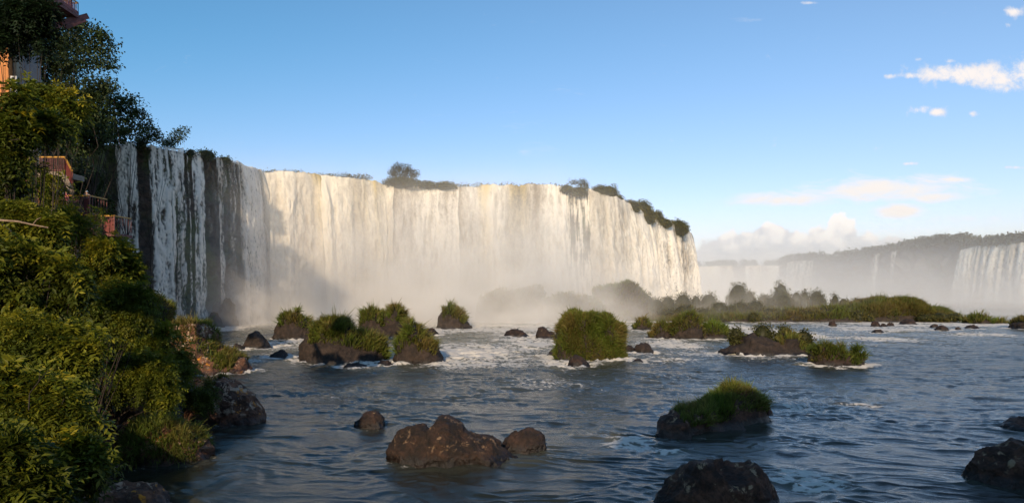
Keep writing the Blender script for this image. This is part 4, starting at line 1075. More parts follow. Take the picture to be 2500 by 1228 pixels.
# --- leafy bushes and small trees of the near bank ------------------------------
def bush(label, blobs, Y, nspray, leaf, seed, name='bush', group='leafy bushes of the near bank', light=(.5, 1.4), yellow=.6, mat='leaf_near', twig=.55, cat='bush', hang=.35, stems=3, foot=None, shell=(.55, 1.02), dY=0.35):
    """bush > stems, foliage: drooping twigs set with paired leaflets over a union of ellipsoids"""
    rng = np.random.default_rng(seed); leaf = leaf * (.9 if Y < 20 else 1.0); nspray = int(nspray * (1.9 if Y < 20 else 1.5)); yellow = yellow * .95
    bl = []
    for q in blobs:
        Yq = Y + (q[4] if len(q) > 4 else 0)
        rx = q[2] / F * Yq; rz = q[3] / F * Yq; ov = .42 * twig * leaf / .18
        rx = max(rx - ov, .45 * rx); rz = max(rz - ov, .45 * rz)
        bl.append((P(q[0], q[1], Yq), np.array([rx, (rx + rz) * .5 * 0.9, rz])))
    cm = np.mean([b[0] for b in bl], 0)
    if foot is None:
        fx = min(cm[0] - 0.8, shore(Y + .6) - 1.2); foot = np.array([fx, Y + .6, min(gz(fx, Y + .6), cm[2] - 1.0)])
    t = thing(name, foot, label, cat, group)
    s = MB()
    for c, r in bl:
        for k in range(stems):
            e = c + rng.normal(size=3) * r * .55
            m1 = foot + (e - foot) * .45 + rng.normal(size=3) * .35 + UP * .4
            s.tube([foot + rng.normal(size=3) * [.3, .3, 0], m1, (m1 + e) / 2 + rng.normal(size=3) * .15, e], [.05, .035, .022, .010], 5)
    s.build('stems', M['bark'], t, True)
    w = np.array([np.prod(b[1]) ** (2 / 3) for b in bl]); w /= w.sum()
    wh = rng.choice(len(bl), nspray, p=w)
    cs = np.array([b[0] for b in bl])[wh]; rs = np.array([b[1] for b in bl])[wh]
    d = rand_dirs(nspray, rng)
    d[:, 1] -= .45; d = unit(d)                    # the river side carries more leaf than the bank side
    # gather the twigs into boughs so that lit sprays stand out against dark gaps
    rr = rng.uniform(shell[0], shell[1], nspray) ** .8
    lump = 1 + .38 * n3(d * 2.4 + wh[:, None] * 2.7, seed) + .22 * n3(d * 6 + wh[:, None], seed + 1) + .22 * (rng.random(nspray) < .10)
    o = cs + d * rs * (rr * lump)[:, None]
    keep = n3(o * .75 / max(leaf / .2, .6) + 5.0, seed + 8) > -.30
    d, cs, rs, rr, wh, o = d[keep], cs[keep], rs[keep], rr[keep], wh[keep], o[keep]; nspray = len(o)
    tw = unit(d * .55 + rng.normal(size=d.shape) * .55 + np.array([0, -.15, -hang + .15]))
    npair = 5
    bough0 = n3(o * .5 / max(leaf / .2, .6) + 9.0, seed + 14)
    k = np.linspace(.15, 1, npair)
    L = leaf * rng.uniform(.65, 1.35, nspray) * np.where(bough0 > .15, 1.25, .92)
    side = unit(np.cross(tw, UP + rng.normal(size=d.shape) * .35)); nrm = np.cross(side, tw)
    nrm = nrm * np.sign(nrm[:, 2:3] + 1e-6)
    tl = twig * leaf / .18 * rng.uniform(.7, 1.3, nspray)
    base = o[:, None] + tw[:, None] * (k[None] * tl[:, None])[..., None] + np.array([0, 0, -1.0]) * (k[None] ** 2 * tl[:, None] * .35)[..., None]
    Cn, A, Nn, LL, T = [], [], [], [], []
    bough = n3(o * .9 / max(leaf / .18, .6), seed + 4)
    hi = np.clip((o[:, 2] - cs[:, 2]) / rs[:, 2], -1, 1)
    lt = np.clip(.5 + .35 * bough + .22 * hi + rng.normal(size=nspray) * .12, 0, 1) * sst(shell[0] - .15, .95, rr)  # tops lighter, inner sprays darker: light and shade put into the tint
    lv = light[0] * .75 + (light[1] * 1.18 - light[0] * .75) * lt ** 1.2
    ye = yellow * np.clip(lt * 1.7 - .62 + rng.normal(size=nspray) * .12, 0, 1)  # yellow sunlight painted onto the brightest sprays
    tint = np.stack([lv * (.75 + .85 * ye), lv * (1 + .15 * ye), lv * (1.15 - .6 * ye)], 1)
    for sg in (-1, 1):
        ax = side * sg * .75 + tw * .55 + np.array([0, 0, -.30])
        Cn.append(base.reshape(-1, 3)); A.append(np.repeat(ax, npair, 0) + rng.normal(size=(nspray * npair, 3)) * .22)
        Nn.append(np.repeat(nrm, npair, 0) + rng.normal(size=(nspray * npair, 3)) * .25); LL.append(np.repeat(L, npair) * np.tile(.8 + .3 * np.sin(k * 2.6), nspray)); T.append(np.repeat(tint, npair, 0))
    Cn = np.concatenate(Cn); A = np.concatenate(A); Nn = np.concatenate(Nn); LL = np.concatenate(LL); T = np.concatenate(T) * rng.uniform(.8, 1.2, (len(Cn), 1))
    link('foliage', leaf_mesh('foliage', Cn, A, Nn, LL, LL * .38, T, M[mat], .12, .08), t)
    return t

B = bush
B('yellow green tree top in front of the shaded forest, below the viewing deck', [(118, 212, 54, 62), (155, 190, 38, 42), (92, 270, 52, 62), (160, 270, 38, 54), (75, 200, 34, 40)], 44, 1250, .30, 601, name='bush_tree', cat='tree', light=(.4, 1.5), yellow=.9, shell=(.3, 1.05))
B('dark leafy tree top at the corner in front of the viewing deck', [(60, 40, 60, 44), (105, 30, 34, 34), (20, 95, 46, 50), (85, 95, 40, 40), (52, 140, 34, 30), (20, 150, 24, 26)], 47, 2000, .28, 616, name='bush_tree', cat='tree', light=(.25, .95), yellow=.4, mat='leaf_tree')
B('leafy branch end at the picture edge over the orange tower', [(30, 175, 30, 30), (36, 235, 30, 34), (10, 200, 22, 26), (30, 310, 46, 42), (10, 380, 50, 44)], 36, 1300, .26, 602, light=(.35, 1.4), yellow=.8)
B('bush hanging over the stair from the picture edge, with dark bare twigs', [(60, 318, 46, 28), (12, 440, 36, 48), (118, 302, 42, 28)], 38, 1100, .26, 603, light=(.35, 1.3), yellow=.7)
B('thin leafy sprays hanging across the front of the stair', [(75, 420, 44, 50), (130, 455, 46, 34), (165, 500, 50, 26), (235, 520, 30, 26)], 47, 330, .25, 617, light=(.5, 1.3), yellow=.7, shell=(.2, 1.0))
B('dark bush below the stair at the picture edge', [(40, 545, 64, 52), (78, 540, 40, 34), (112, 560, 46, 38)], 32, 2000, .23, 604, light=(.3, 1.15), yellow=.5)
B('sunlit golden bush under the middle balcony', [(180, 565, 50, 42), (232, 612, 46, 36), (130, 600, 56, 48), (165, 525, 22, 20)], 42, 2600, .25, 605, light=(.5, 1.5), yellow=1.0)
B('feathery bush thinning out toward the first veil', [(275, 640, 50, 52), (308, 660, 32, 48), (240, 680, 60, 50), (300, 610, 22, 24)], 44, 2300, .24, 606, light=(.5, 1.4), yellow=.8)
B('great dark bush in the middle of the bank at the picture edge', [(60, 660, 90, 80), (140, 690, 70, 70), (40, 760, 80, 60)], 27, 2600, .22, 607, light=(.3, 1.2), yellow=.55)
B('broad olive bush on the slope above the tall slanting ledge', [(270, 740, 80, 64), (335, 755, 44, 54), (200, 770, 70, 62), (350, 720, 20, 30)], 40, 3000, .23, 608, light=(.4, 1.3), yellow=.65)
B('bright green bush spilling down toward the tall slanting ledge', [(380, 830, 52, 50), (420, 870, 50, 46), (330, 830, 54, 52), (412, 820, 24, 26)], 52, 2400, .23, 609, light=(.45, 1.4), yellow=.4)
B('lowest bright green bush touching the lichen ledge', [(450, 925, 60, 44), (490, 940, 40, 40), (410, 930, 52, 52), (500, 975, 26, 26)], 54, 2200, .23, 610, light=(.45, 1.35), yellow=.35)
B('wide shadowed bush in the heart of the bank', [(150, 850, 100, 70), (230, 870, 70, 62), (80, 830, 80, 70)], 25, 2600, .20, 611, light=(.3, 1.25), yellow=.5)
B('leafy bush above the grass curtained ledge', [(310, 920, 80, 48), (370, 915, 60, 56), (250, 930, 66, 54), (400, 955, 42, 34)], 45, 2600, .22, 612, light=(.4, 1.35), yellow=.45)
B('nearest tall bush at the picture edge with sunlit yellow leaf tips', [(70, 990, 110, 80), (150, 1000, 80, 70), (30, 930, 70, 60)], 17, 1500, .185, 613, light=(.3, 1.35), yellow=.7)
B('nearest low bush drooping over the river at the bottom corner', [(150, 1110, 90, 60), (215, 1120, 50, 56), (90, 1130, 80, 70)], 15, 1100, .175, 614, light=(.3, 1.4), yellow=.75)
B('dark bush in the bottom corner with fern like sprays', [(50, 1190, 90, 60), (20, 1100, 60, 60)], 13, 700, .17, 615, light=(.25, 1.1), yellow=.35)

# bare pale branches that show through the leaves
for k, (pts, Y, r, lab) in enumerate([([(0, 538), (45, 541), (80, 549), (118, 556)], 29, .055, 'pale bare branch lying across the dark bush below the stair'), ([(5, 548), (22, 560), (60, 600), (100, 650)], 27, .03, 'thin dark branch slanting down under the pale one'),
        ([(0, 350), (20, 344), (48, 340)], 35, .04, 'grey branch reaching in from the picture edge'), ([(5, 405), (50, 402), (90, 412), (125, 404)], 37, .05, 'black bare branch in front of the stair'), ([(70, 1000), (72, 960), (95, 930), (98, 905)], 14.5, .012, 'reddish upright twig among the nearest leaves')]):
    m = MB(); q = np.array([P(a, b, Y) for a, b in pts]); m.tube(q, np.linspace(r, r * .5, len(q)), 6)
    m.tube([q[-2], q[-2] + np.array([.25, -.1, .22]), q[-2] + np.array([.5, -.2, .3])], [r * .5, r * .4, r * .2], 5)
    o = m.build('bare_branch', M['bark_pale' if 'pale' in lab and 'under' not in lab else 'bark'], None, True); tag(o, lab, 'branch')
# ----------------------------------------------------------------------------
# stair, balconies, lift tower, viewing deck, people
# ----------------------------------------------------------------------------
def balusters(m, a, b, h, n, w=.035):
    a = np.asarray(a, float); b = np.asarray(b, float)
    for k in range(n + 1):
        p = a + (b - a) * k / n
        m.bar(p, p + UP * h, w)

def balcony(label, x0, x1, yrail, ydeck, Y, depth, n, group, panel=None):
    a = P(x0, ydeck, Y); b = P(x1, ydeck, Y); h = P(x0, yrail, Y)[2] - a[2]
    t = thing('balcony', ((a + b) / 2), label, 'balcony', group)
    d = MB(); d.box((a[0] - .1, Y - .1, a[2] - .22), (b[0] + .1, Y + depth, a[2])); d.build('deck_slab', M['redgrey'], t)
    r = MB(); r.bar(a + UP * h, b + UP * h, .09, .10); r.bar(b + UP * h, b + UP * h + np.array([0, depth, 0]), .09, .10); r.build('top_rail', M['yellow'], t)
    g = MB(); balusters(g, a, b, h * .96, n); balusters(g, b, b + np.array([0, depth, 0]), h * .96, 6)
    g.bar(a + UP * .12, b + UP * .12, .05); g.bar(a + UP * h * .82, b + UP * h * .82, .05); g.build('balustrade', M['redgrey'], t)
    for k in (0, .5, 1):
        p = a + (b - a) * k; q = MB(); q.bar(p - UP * .1, p + UP * h, .10); q.build('post', M['redgrey'], t)
    if panel:
        pa = P(panel, ydeck, Y) - np.array([0, .03, 0])
        q = MB(); nn = 8
        for k in range(nn):
            e = pa + (b - pa) * k / nn; f_ = pa + (b - pa) * (k + .86) / nn
            q.box((e[0], pa[1] - .03, pa[2] + .05), (f_[0], pa[1], pa[2] + h * .80))
        q.build('side_panel', M['red'], t)
    c = MB()
    for k in (.15, .85):
        p = a + (b - a) * k + np.array([0, depth * .6, 0])
        c.box((p[0] - .18, p[1] - .18, gz(p[0], p[1]) - 1.0), (p[0] + .18, p[1] + .18, p[2] - .22))
    c.build('support', M['concrete'], t)
    return a, b
VB = 'red railed balconies of the walkway'
lowA, lowB = balcony('lowest red balcony with a yellow top rail beside the first veil', 212, 279, 527, 570, 50, 2.2, 22, VB, 256)
midA, midB = balcony('red balcony with a yellow rail half hidden by leaves at the stair foot', 143, 218, 478, 519, 51, 2.2, 24, VB, 206)

def staircase():
    Y = 52.0
    a = P(97, 419, Y); b = P(158, 419, Y); h = P(97, 384, Y)[2] - a[2]
    t = thing('staircase', P(125, 480, Y), 'concrete stair with red slatted sides and a yellow handrail descending to the balconies', 'staircase')
    m = MB(); m.box((a[0], Y, a[2] - .42), (b[0], Y + 2.4, a[2])); m.build('landing', M['concrete'], t)
    m = MB(); balusters(m, a, b, h * .95, 18); m.bar(a + UP * .1, b + UP * .1, .05); m.build('balustrade', M['redgrey'], t)
    m = MB(); m.bar(a + UP * h, b + UP * h, .09, .1); m.bar(b + UP * h, P(176, 418, Y - 1.4), .09, .1); m.build('top_rail', M['yellow'], t)
    # flight to the left, seen from its side
    off = np.array([0, 1.6, 0])
    m = MB(); m.prism([P(80, 424, Y), P(98, 419, Y), P(140, 485, Y), P(118, 485, Y)], off); m.prism([P(24, 340, Y), P(44, 340, Y), P(98, 420, Y), P(80, 424, Y)], off); m.build('stringer', M['concrete'], t)
    m = MB()
    q0, q1 = (40, 352), (112, 486)
    for k in range(26):
        f0, f1 = k / 26, (k + .84) / 26
        xa, ya = q0[0] + (q1[0] - q0[0]) * f0, q0[1] + (q1[1] - q0[1]) * f0
        xb, yb = q0[0] + (q1[0] - q0[0]) * f1, q0[1] + (q1[1] - q0[1]) * f1
        m.prism([P(xa - 4, ya, Y - .12), P(xb - 4, yb, Y - .12), P(xb - 4, yb + 38, Y - .12), P(xa - 4, ya + 38, Y - .12)], (0, -.05, 0))
    m.build('side_panel', M['red'], t)
    m = MB(); m.bar(P(38, 344, Y - .15), P(114, 478, Y - .15), .09, .1); m.bar(P(26, 353, Y - .2), P(46, 353, Y - .2), .09, .1); m.build('handrail', M['yellow'], t)
    # flight to the right coming toward the viewer
    m = MB(); m.prism([P(152, 424, Y), P(160, 421, Y), P(182, 463, Y - 1.6), P(180, 476, Y - 1.6)], (-.3, .1, 0)); m.build('stringer', M['concrete'], t)
    m = MB()
    for k in range(7):
        f0, f1 = k / 7, (k + .84) / 7
        g = lambda f_, top: P(157 + 20 * f_, (388 if top else 420) + 36 * f_ , Y - .1 - 1.4 * f_)
        m.prism([g(f0, 1), g(f1, 1), g(f1, 0), g(f0, 0)], (.05, 0, 0))
    m.build('side_panel', M['red'], t)
    m = MB(); c = P(134, 432, Y + .8)
    m.tube([(c[0], c[1], c[2] - 3.4), (c[0], c[1], c[2])], [.27, .27], 12); m.build('column', M['concrete'], t)
staircase()

def lift_tower():
    Y = 60.0
    t = thing('lift_tower', P(-5, 560, Y), 'orange plastered lift tower with a white framed window, half hidden at the picture edge', 'tower')
    a = P(-60, 300, Y); b = P(21, 40, Y); z0 = P(0, 300, Y)[2] - 9
    m = MB(); m.box((a[0], Y, z0), (b[0], Y + 4, b[2])); m.build('shaft', M['orange'], t)
    e = P(24, 130, Y + .6)
    m = MB(); m.box((b[0], Y + .5, z0), (b[0] + .8, Y + 3, b[2] - .4)); m.build('glazed_bay', M['glass'], t)
    wa = P(27, 242, Y + .3); wb = P(42, 187, Y + .3)
    f_ = MB()
    for lo, hi in (((wa[0], wa[2]), (wa[0] + .09, wb[2])), ((wb[0] - .12, wa[2]), (wb[0], wb[2])), ((wa[0] + .09, wb[2] - .12), (wb[0] - .12, wb[2])), ((wa[0] + .09, wa[2]), (wb[0] - .12, wa[2] + .1))):
        f_.box((lo[0], Y + .2, lo[1]), (hi[0], Y + .34, hi[1]))
    fr = f_.build('window_frame', M['white'], t)
    m = MB(); m.box((wa[0] + .09, Y + .28, wa[2] + .1), (wb[0] - .12, Y + .30, wb[2] - .12)); m.build('pane', M['glass'], fr)
    m = MB(); m.box((a[0] - .2, Y - .25, b[2]), (b[0] + .25, Y + 4.2, b[2] + .5)); m.build('cornice', M['concrete'], t)
lift_tower()

def viewing_deck():
    # the deck runs away from the lift tower: one long side is seen from below
    A = P(92, -28, 50.0); Bp = P(191, 38, 62.0); Bp[2] = A[2] + 0.0
    Bp = P(191, 38, 62.0)
    zf = Bp[2]
    Y0 = (zf - CAMZ) * F / (HOR + 28.0)
    A = P(92, -28, Y0); A[2] = zf
    t = thing('viewing_deck', (A + Bp) / 2, 'high red viewing deck crowded with people at the top corner', 'viewing deck')
    d = unit(Bp - A); inn = np.array([-d[1], d[0], 0.0])
    m = MB(); m.prism([A, Bp, Bp + inn * 3.2, A + inn * 3.2], (0, 0, -.25)); m.build('deck_slab', M['redgrey'], t)
    m = MB(); m.prism([A - inn * .06, Bp - inn * .06, Bp - inn * .06 + UP * .30, A - inn * .06 + UP * .30], inn * .05); m.build('fascia', M['red'], t)
    m = MB(); L = np.linalg.norm(Bp - A); n = int(L / .22)
    balusters(m, A + UP * .3, Bp + UP * .3, .8, n, .04); balusters(m, Bp + UP * .05, Bp + inn * 3.2 + UP * .05, 1.0, 10, .04); m.build('balustrade', M['redgrey'], t)
    m = MB(); m.bar(A + UP * 1.12, Bp + UP * 1.12, .08, .1); m.bar(Bp + UP * 1.12, Bp + inn * 3.2 + UP * 1.12, .08, .1); m.build('top_rail', M['yellow'], t)
    # raking red beams that carry the deck
    for (x0, y0, x1, y1, yy) in ((150, 58, 214, 40, 63.0), (158, 66, 206, 47, 64.5), (120, 70, 165, 52, 62.0)):
        m = MB(); m.bar(P(x0, y0, yy - 2), P(x1, y1, yy), .22, .5); m.build('beam', M['redgrey'], t)
    return A, Bp, inn
deckA, deckB, deckI = viewing_deck()

def person(label, foot, heading, top, legs, arms='down', hat=None, hair='hair', skin='skin', group='visitors on the walkway', H=1.70, lean=0.0):
    """one continuous skinned body; hair or a cap is its child"""
    h = H / 1.7
    J = {'pelvis': (0, 0, .93), 'belly': (0, -.01, 1.08), 'chest': (0, 0, 1.27), 'collar': (0, .01, 1.42), 'neck': (0, 0, 1.49), 'chin': (0, -.015, 1.555), 'skull': (0, -.01, 1.63), 'top': (0, .005, 1.69),
         'hipL': (-.09, 0, .88), 'kneeL': (-.10, -.03, .50), 'ankL': (-.10, .02, .09), 'toeL': (-.11, -.15, .035), 'hipR': (.09, 0, .88), 'kneeR': (.10, -.02, .50), 'ankR': (.10, .03, .09), 'toeR': (.11, -.14, .035),
         'shL': (-.185, 0, 1.40), 'shR': (.185, 0, 1.40)}
    if arms == 'rail':
        J.update({'elL': (-.24, -.16, 1.17), 'wrL': (-.17, -.36, 1.13), 'elR': (.24, -.16, 1.17), 'wrR': (.17, -.36, 1.13)})
    elif arms == 'camera':
        J.update({'elL': (-.22, -.20, 1.24), 'wrL': (-.06, -.33, 1.50), 'elR': (.22, -.20, 1.24), 'wrR': (.06, -.33, 1.50)})
    else:
        J.update({'elL': (-.245, .02, 1.13), 'wrL': (-.25, -.05, .88), 'elR': (.245, .03, 1.13), 'wrR': (.25, -.04, .88)})
    R = dict(pelvis=.135, belly=.125, chest=.14, collar=.09, neck=.055, chin=.066, skull=.088, top=.045, hip=.09, knee=.062, ank=.045, toe=.038, sh=.062, el=.045, wr=.034)
    E = [('pelvis', 'belly'), ('belly', 'chest'), ('chest', 'collar'), ('collar', 'neck'), ('neck', 'chin'), ('chin', 'skull'), ('skull', 'top')]
    for s in 'LR':
        E += [('pelvis', 'hip' + s), ('hip' + s, 'knee' + s), ('knee' + s, 'ank' + s), ('ank' + s, 'toe' + s), ('collar', 'sh' + s), ('sh' + s, 'el' + s), ('el' + s, 'wr' + s)]
    # five fingers on each hand, curled
    for s, sg in (('L', -1), ('R', 1)):
        w = np.array(J['wr' + s]); el = np.array(J['el' + s]); dr = unit(w - el)
        sd = unit(np.cross(dr, np.array([0, 1.0, .2])))
        J['palm' + s] = tuple(w + dr * .07); R['palm'] = .028
        E.append(('wr' + s, 'palm' + s))
        for q in range(4):
            k1, k2 = 'f%d%s' % (q, s), 'g%d%s' % (q, s)
            ln = (.045, .055, .05, .04)[q]
            J[k1] = tuple(w + dr * (.07 + ln) + sd * (q - 1.5) * .02); J[k2] = tuple(w + dr * (.075 + ln * 1.6) + sd * (q - 1.5) * .021 + np.array([0, -.01, -.02]))
            E += [('palm' + s, k1), (k1, k2)]
        J['t1' + s] = tuple(w + dr * .05 + sd * .05); J['t2' + s] = tuple(w + dr * .085 + sd * .065)
        E += [('palm' + s, 't1' + s), ('t1' + s, 't2' + s)]
    R.update(f=.010, g=.008, t=.011)
    names = list(J); idx = {n: i for i, n in enumerate(names)}
    co_ = np.array([J[n] for n in names]) * h
    co_[:, 1] -= lean * np.maximum(co_[:, 2] - .93 * h, 0)
    me = bpy.data.meshes.new('person')
    me.from_pydata([tuple(c) for c in co_], [(idx[a], idx[b]) for a, b in E], [])
    o = bpy.data.objects.new('person', me); col.objects.link(o)
    sk = o.modifiers.new('skin', 'SKIN'); sk.use_smooth_shade = True
    o.modifiers.new('sub', 'SUBSURF').levels = 1
    for i, n in enumerate(names):
        key = n.rstrip('LR') if n.rstrip('LR') in R else (n[0] if n[0] in 'fgt' and n not in R else n)
        r = R.get(n) or R.get(key) or .05
        sv = me.skin_vertices[0].data[i]; sv.radius = (r * h, r * h * (.78 if n in ('chest', 'belly', 'pelvis') else 1)); sv.use_root = (n == 'pelvis')
    dg = bpy.context.evaluated_depsgraph_get(); dg.update()
    ev = bpy.data.meshes.new_from_object(o.evaluated_get(dg))
    o.modifiers.clear(); o.data = ev; bpy.data.meshes.remove(me)
    ev.name = 'person'
    ev.materials.clear()
    for k in (skin, top, legs, 'c_dark'):
        ev.materials.append(M[k])
    for p in ev.polygons:
        c = p.center; z = c.z / h
        arm = abs(c.x) > .20 * h or (c.y < -.17 * h and z > 1.0)
        if z < .10: p.material_index = 3
        elif z < .96 and not arm: p.material_index = 2
        elif z < 1.46 and not (arm and (z < 1.16 or c.y < -.2 * h)): p.material_index = 1
        else: p.material_index = 0
        p.use_smooth = True
    o.location = Vector([float(q) for q in foot]); o.rotation_euler = (0, 0, heading)
    tag(o, label, 'person', group)
    # hair or cap
    u, v = np.mgrid[0:14, 0:7]; th = u / 13 * 2 * math.pi; ph = v / 6 * 1.75
    hy = -lean * .72
    V = np.stack([np.cos(th) * np.sin(ph) * .088, .012 + hy + np.sin(th) * np.sin(ph) * .105, 1.635 + np.cos(ph) * .095], -1).reshape(-1, 3) * h
    Fs = [grid_faces(14, 7)]
    if hat:
        br = np.array([(-.07, -.08 + hy, 1.645), (.07, -.08 + hy, 1.645), (.055, -.19 + hy, 1.625), (-.055, -.19 + hy, 1.625)]) * h
        Fs.append(np.array([[98, 99, 100, 101]])); V = np.concatenate([V, br])
    c = bpy.data.objects.new('cap' if hat else 'hair', mesh_np('cap' if hat else 'hair', V, [np.concatenate(Fs)], M[hat or hair], True))
    col.objects.link(c); c.parent = o
    # a face: eyes, nose, mouth as one small mesh each side of nothing visible at this size
    e = MB()
    for sx in (-1, 1):
        e.box((sx * .032 * h - .010, (-.098 + hy) * h, 1.622 * h), (sx * .032 * h + .010, (-.090 + hy) * h, 1.634 * h))
    e.box((-.022 * h, (-.088 + hy) * h, 1.562 * h), (.022 * h, (-.080 + hy) * h, 1.570 * h))
    f_ = e.build('face', M['c_dark']); f_.parent = o
    return o

def on(a, b, k, back, dz=0.0):
    p = np.asarray(a) + (np.asarray(b) - np.asarray(a)) * k
    return p + np.array([0, back, dz])
person('person in a red shirt and white cap at the top of the stair', P(22, 415, 51.6), 0.2, 'c_red', 'c_dark', 'down', 'c_white')
person('person in pink standing at the left end of the middle balcony rail', on(midA, midB, .12, .45), 0.1, 'c_pink', 'c_tan', 'rail')
person('person in a white cap and grey shirt leaning on the middle balcony rail', on(midA, midB, .80, .45), 0.5, 'c_grey', 'c_dark', 'rail', 'c_white')
person('person in orange with bare arms bending over the lowest balcony rail', on(lowA, lowB, .25, .5), 0.3, 'c_orange', 'c_tan', 'rail', lean=.5)
dk = lambda k, s: deckA + (deckB - deckA) * k + deckI * s
for k, s, top, legs, arms, lab in ((.62, .5, 'c_tan', 'c_grey', 'rail', 'person in a tan top, leftmost in view on the high deck'), (.71, .6, 'c_pink', 'c_blue', 'camera', 'person in a pink top holding up a camera on the high deck'), (.80, .5, 'c_white', 'c_tan', 'rail', 'person in white with pale trousers at the high deck rail'),
        (.88, .6, 'c_orange', 'c_blue', 'down', 'person in an orange top and blue trousers on the high deck'), (.955, .5, 'c_dark', 'c_blue', 'camera', 'person in dark clothes at the outer corner of the high deck')):
    person(lab, dk(k, s), .9, top, legs, arms)
# ----------------------------------------------------------------------------
# growth along the brink, far cliffs and far falls
# ----------------------------------------------------------------------------
BRK = 'shrubs on the sunlit brink of the falls'
def brink(label, a, b, c, seed, sink=1.0, back=0.0, leaf=.5, light=(.6, 1.3), yellow=.4, lower=None, mat='leaf_far', dens=1.0):
    q = lip_at(np.array([(a + b) / 2]))[0]
    g = (b - a) * (.14 if a > 1430 else .04)
    shrub_dome('brink_shrub', label, a - g, b + g, c + 3, q[1] + back, q[2] - sink * .62, BRK, seed, leaf, mat, (light[0] * 1.1, light[1] * 1.4), yellow, dens=dens * 1.2)
brink('dense low shrub at the foot of the airy tree on the brink islet', 934, 1028, 428, 701, 1.5, 1.0, light=(.4, .9), yellow=.2)
q = lip_at(np.array([985.0]))[0]
limb_tree('airy_tree', 'thin leaved airy tree standing alone on the brink islet', [(972, 412, 18, 14), (994, 416, 20, 14), (960, 424, 14, 12), (1010, 426, 14, 10), (982, 428, 22, 12)], (q[0], q[1] + 1.5, q[2] - .5), q[1] + 1.5, 'leaf_far', .45, .7, 702, None, light=(.4, .9), trunk_r=.14, yellow=.2, shell=(.2, 1.05))
brink('rounded shrub right of the airy tree on the brink', 1014, 1074, 440, 703, 1.8, 0, light=(.5, 1.1))
brink('shrub over the brown rocks at the right end of the brink islet', 1056, 1118, 441, 704, 2.0, 0, yellow=.7)
brink('hanging tuft at the top of the streaked dark rock, left', 1368, 1402, 447, 705, 4.0, -2.2, yellow=.6)
brink('hanging tuft at the top of the streaked dark rock, right', 1398, 1436, 450, 706, 4.5, -2.2, yellow=.6)
q = lip_at(np.array([1415.0]))[0]
limb_tree('airy_tree', 'spindly small tree above the streaked dark rock', [(1402, 446, 15, 6), (1422, 446, 13, 8), (1432, 456, 8, 7)], (q[0], q[1] + 2, q[2] - .5), q[1] + 2, 'leaf_far', .45, .8, 707, None, light=(.4, .9), trunk_r=.12, shell=(.3, 1.05))
brink('leafy shrub on the brink, first of the run toward the point', 1442, 1488, 448, 708, 2.5, 3, light=(.6, 1.3))
brink('tallest shrub of the run toward the point', 1476, 1508, 446, 709, 3.5, 4)
brink('small shrub stepping down behind the tallest one toward the point', 1500, 1524, 470, 710, 4.5, 4)
brink('yellowish shrub over the bend of the bright curtain', 1516, 1562, 484, 711, 5.5, 2, yellow=.9)
brink('green shrub standing higher behind the yellowish one', 1545, 1590, 482, 712, 4.5, 5, yellow=.3)
brink('brown tufted shrub hanging between the last two curtains', 1552, 1600, 505, 713, 7.0, 0, yellow=.9)
brink('small round shrub above the last curtain', 1584, 1618, 508, 714, 5.0, 3, yellow=.6)
brink('low spreading shrub on the last curtain', 1596, 1642, 528, 715, 4.5, 0, yellow=.7)
brink('dark drooping shrub at the very point where the brink ends', 1630, 1678, 530, 716, 7.5, 0, light=(.45, 1.0))

# dark strips of growth far upstream, just above the brink
def upstream(label, a, b, ytop, Yb, seed):
    t_pts = []
    rng = np.random.default_rng(seed)
    bl = []
    for x in np.arange(a, b, 9):
        c = P(x, ytop + 9 + rng.uniform(-2.5, 3), Yb + rng.uniform(-6, 6)); bl.append((c, (1.5, 2.0, .8)))
    o = crown('far_scrub', bl, 700, 4, .6, M['leaf_far'], None, seed, .8, (.6, 1.2), .4)
    tag(o, label, 'scrub', kind='stuff')
upstream('strip of far scrub above the brink of the corner fall', 640, 735, 416, 262, 721)
upstream('strip of far scrub above the widest curtain', 752, 905, 425, 272, 722)
upstream('strip of far scrub above the curtain right of the islet', 1120, 1365, 447, 290, 723)

# far wall on the right, facing across the gorge
FW = [P(1896, 668, 960), P(1908, 650, 900), P(1917, 636, 880), P(1980, 632, 830), P(2053, 630, 775), P(2108, 623, 735), P(2163, 614, 700), P(2218, 604, 668), P(2291, 593, 630), P(2346, 590, 602), P(2383, 601, 580), P(2456, 594, 548), P(2500, 592, 530), P(2600, 585, 500)]
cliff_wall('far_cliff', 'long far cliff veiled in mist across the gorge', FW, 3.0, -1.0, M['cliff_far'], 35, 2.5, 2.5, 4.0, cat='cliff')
def seg(pts, n=20):
    pts = np.asarray(pts); k = np.linspace(0, len(pts) - 1, n)
    return np.stack([np.interp(k, np.arange(len(pts)), pts[:, i]) for i in range(3)], -1)
FF = 'far falls seen through the mist'
FAR = dict(du=.9, nv=90, fold=1.6, upstream=4.0, group=FF)
fall('waterfall', 'wide pale fall on the far cliff at the picture edge', seg([P(2346, 610, 596), P(2365, 605, 586), P(2383, 601, 578), P(2456, 594, 546), P(2500, 592, 528), P(2600, 586, 498)]), 801, out=9.0, grey=.35, edge=3.0, yel=0, thr=.12, **FAR)
fall('waterfall', 'thin veil on the far cliff, nearer the wide pale fall', seg([P(2176, 613, 688), P(2192, 610, 680)], 6), 802, out=5.0, edge=2.0, yel=0, thr=.45, **FAR)
fall('waterfall', 'thin veil on the far cliff, second from the wide pale fall', seg([P(2132, 622, 714), P(2150, 618, 704)], 6), 803, out=5.0, edge=2.0, yel=0, thr=.45, **FAR)
fall('waterfall', 'faint short fall at the left end of the misty far cliff', seg([P(1920, 640, 872), P(1990, 636, 818)], 8), 804, out=4.0, edge=4.0, yel=0, thr=.5, **FAR)
BK = [P(1640, 650, 1080), P(1687, 651, 1080), P(1740, 650, 1085), P(1789, 648, 1090), P(1850, 648, 1090), P(1925, 648, 1085)]
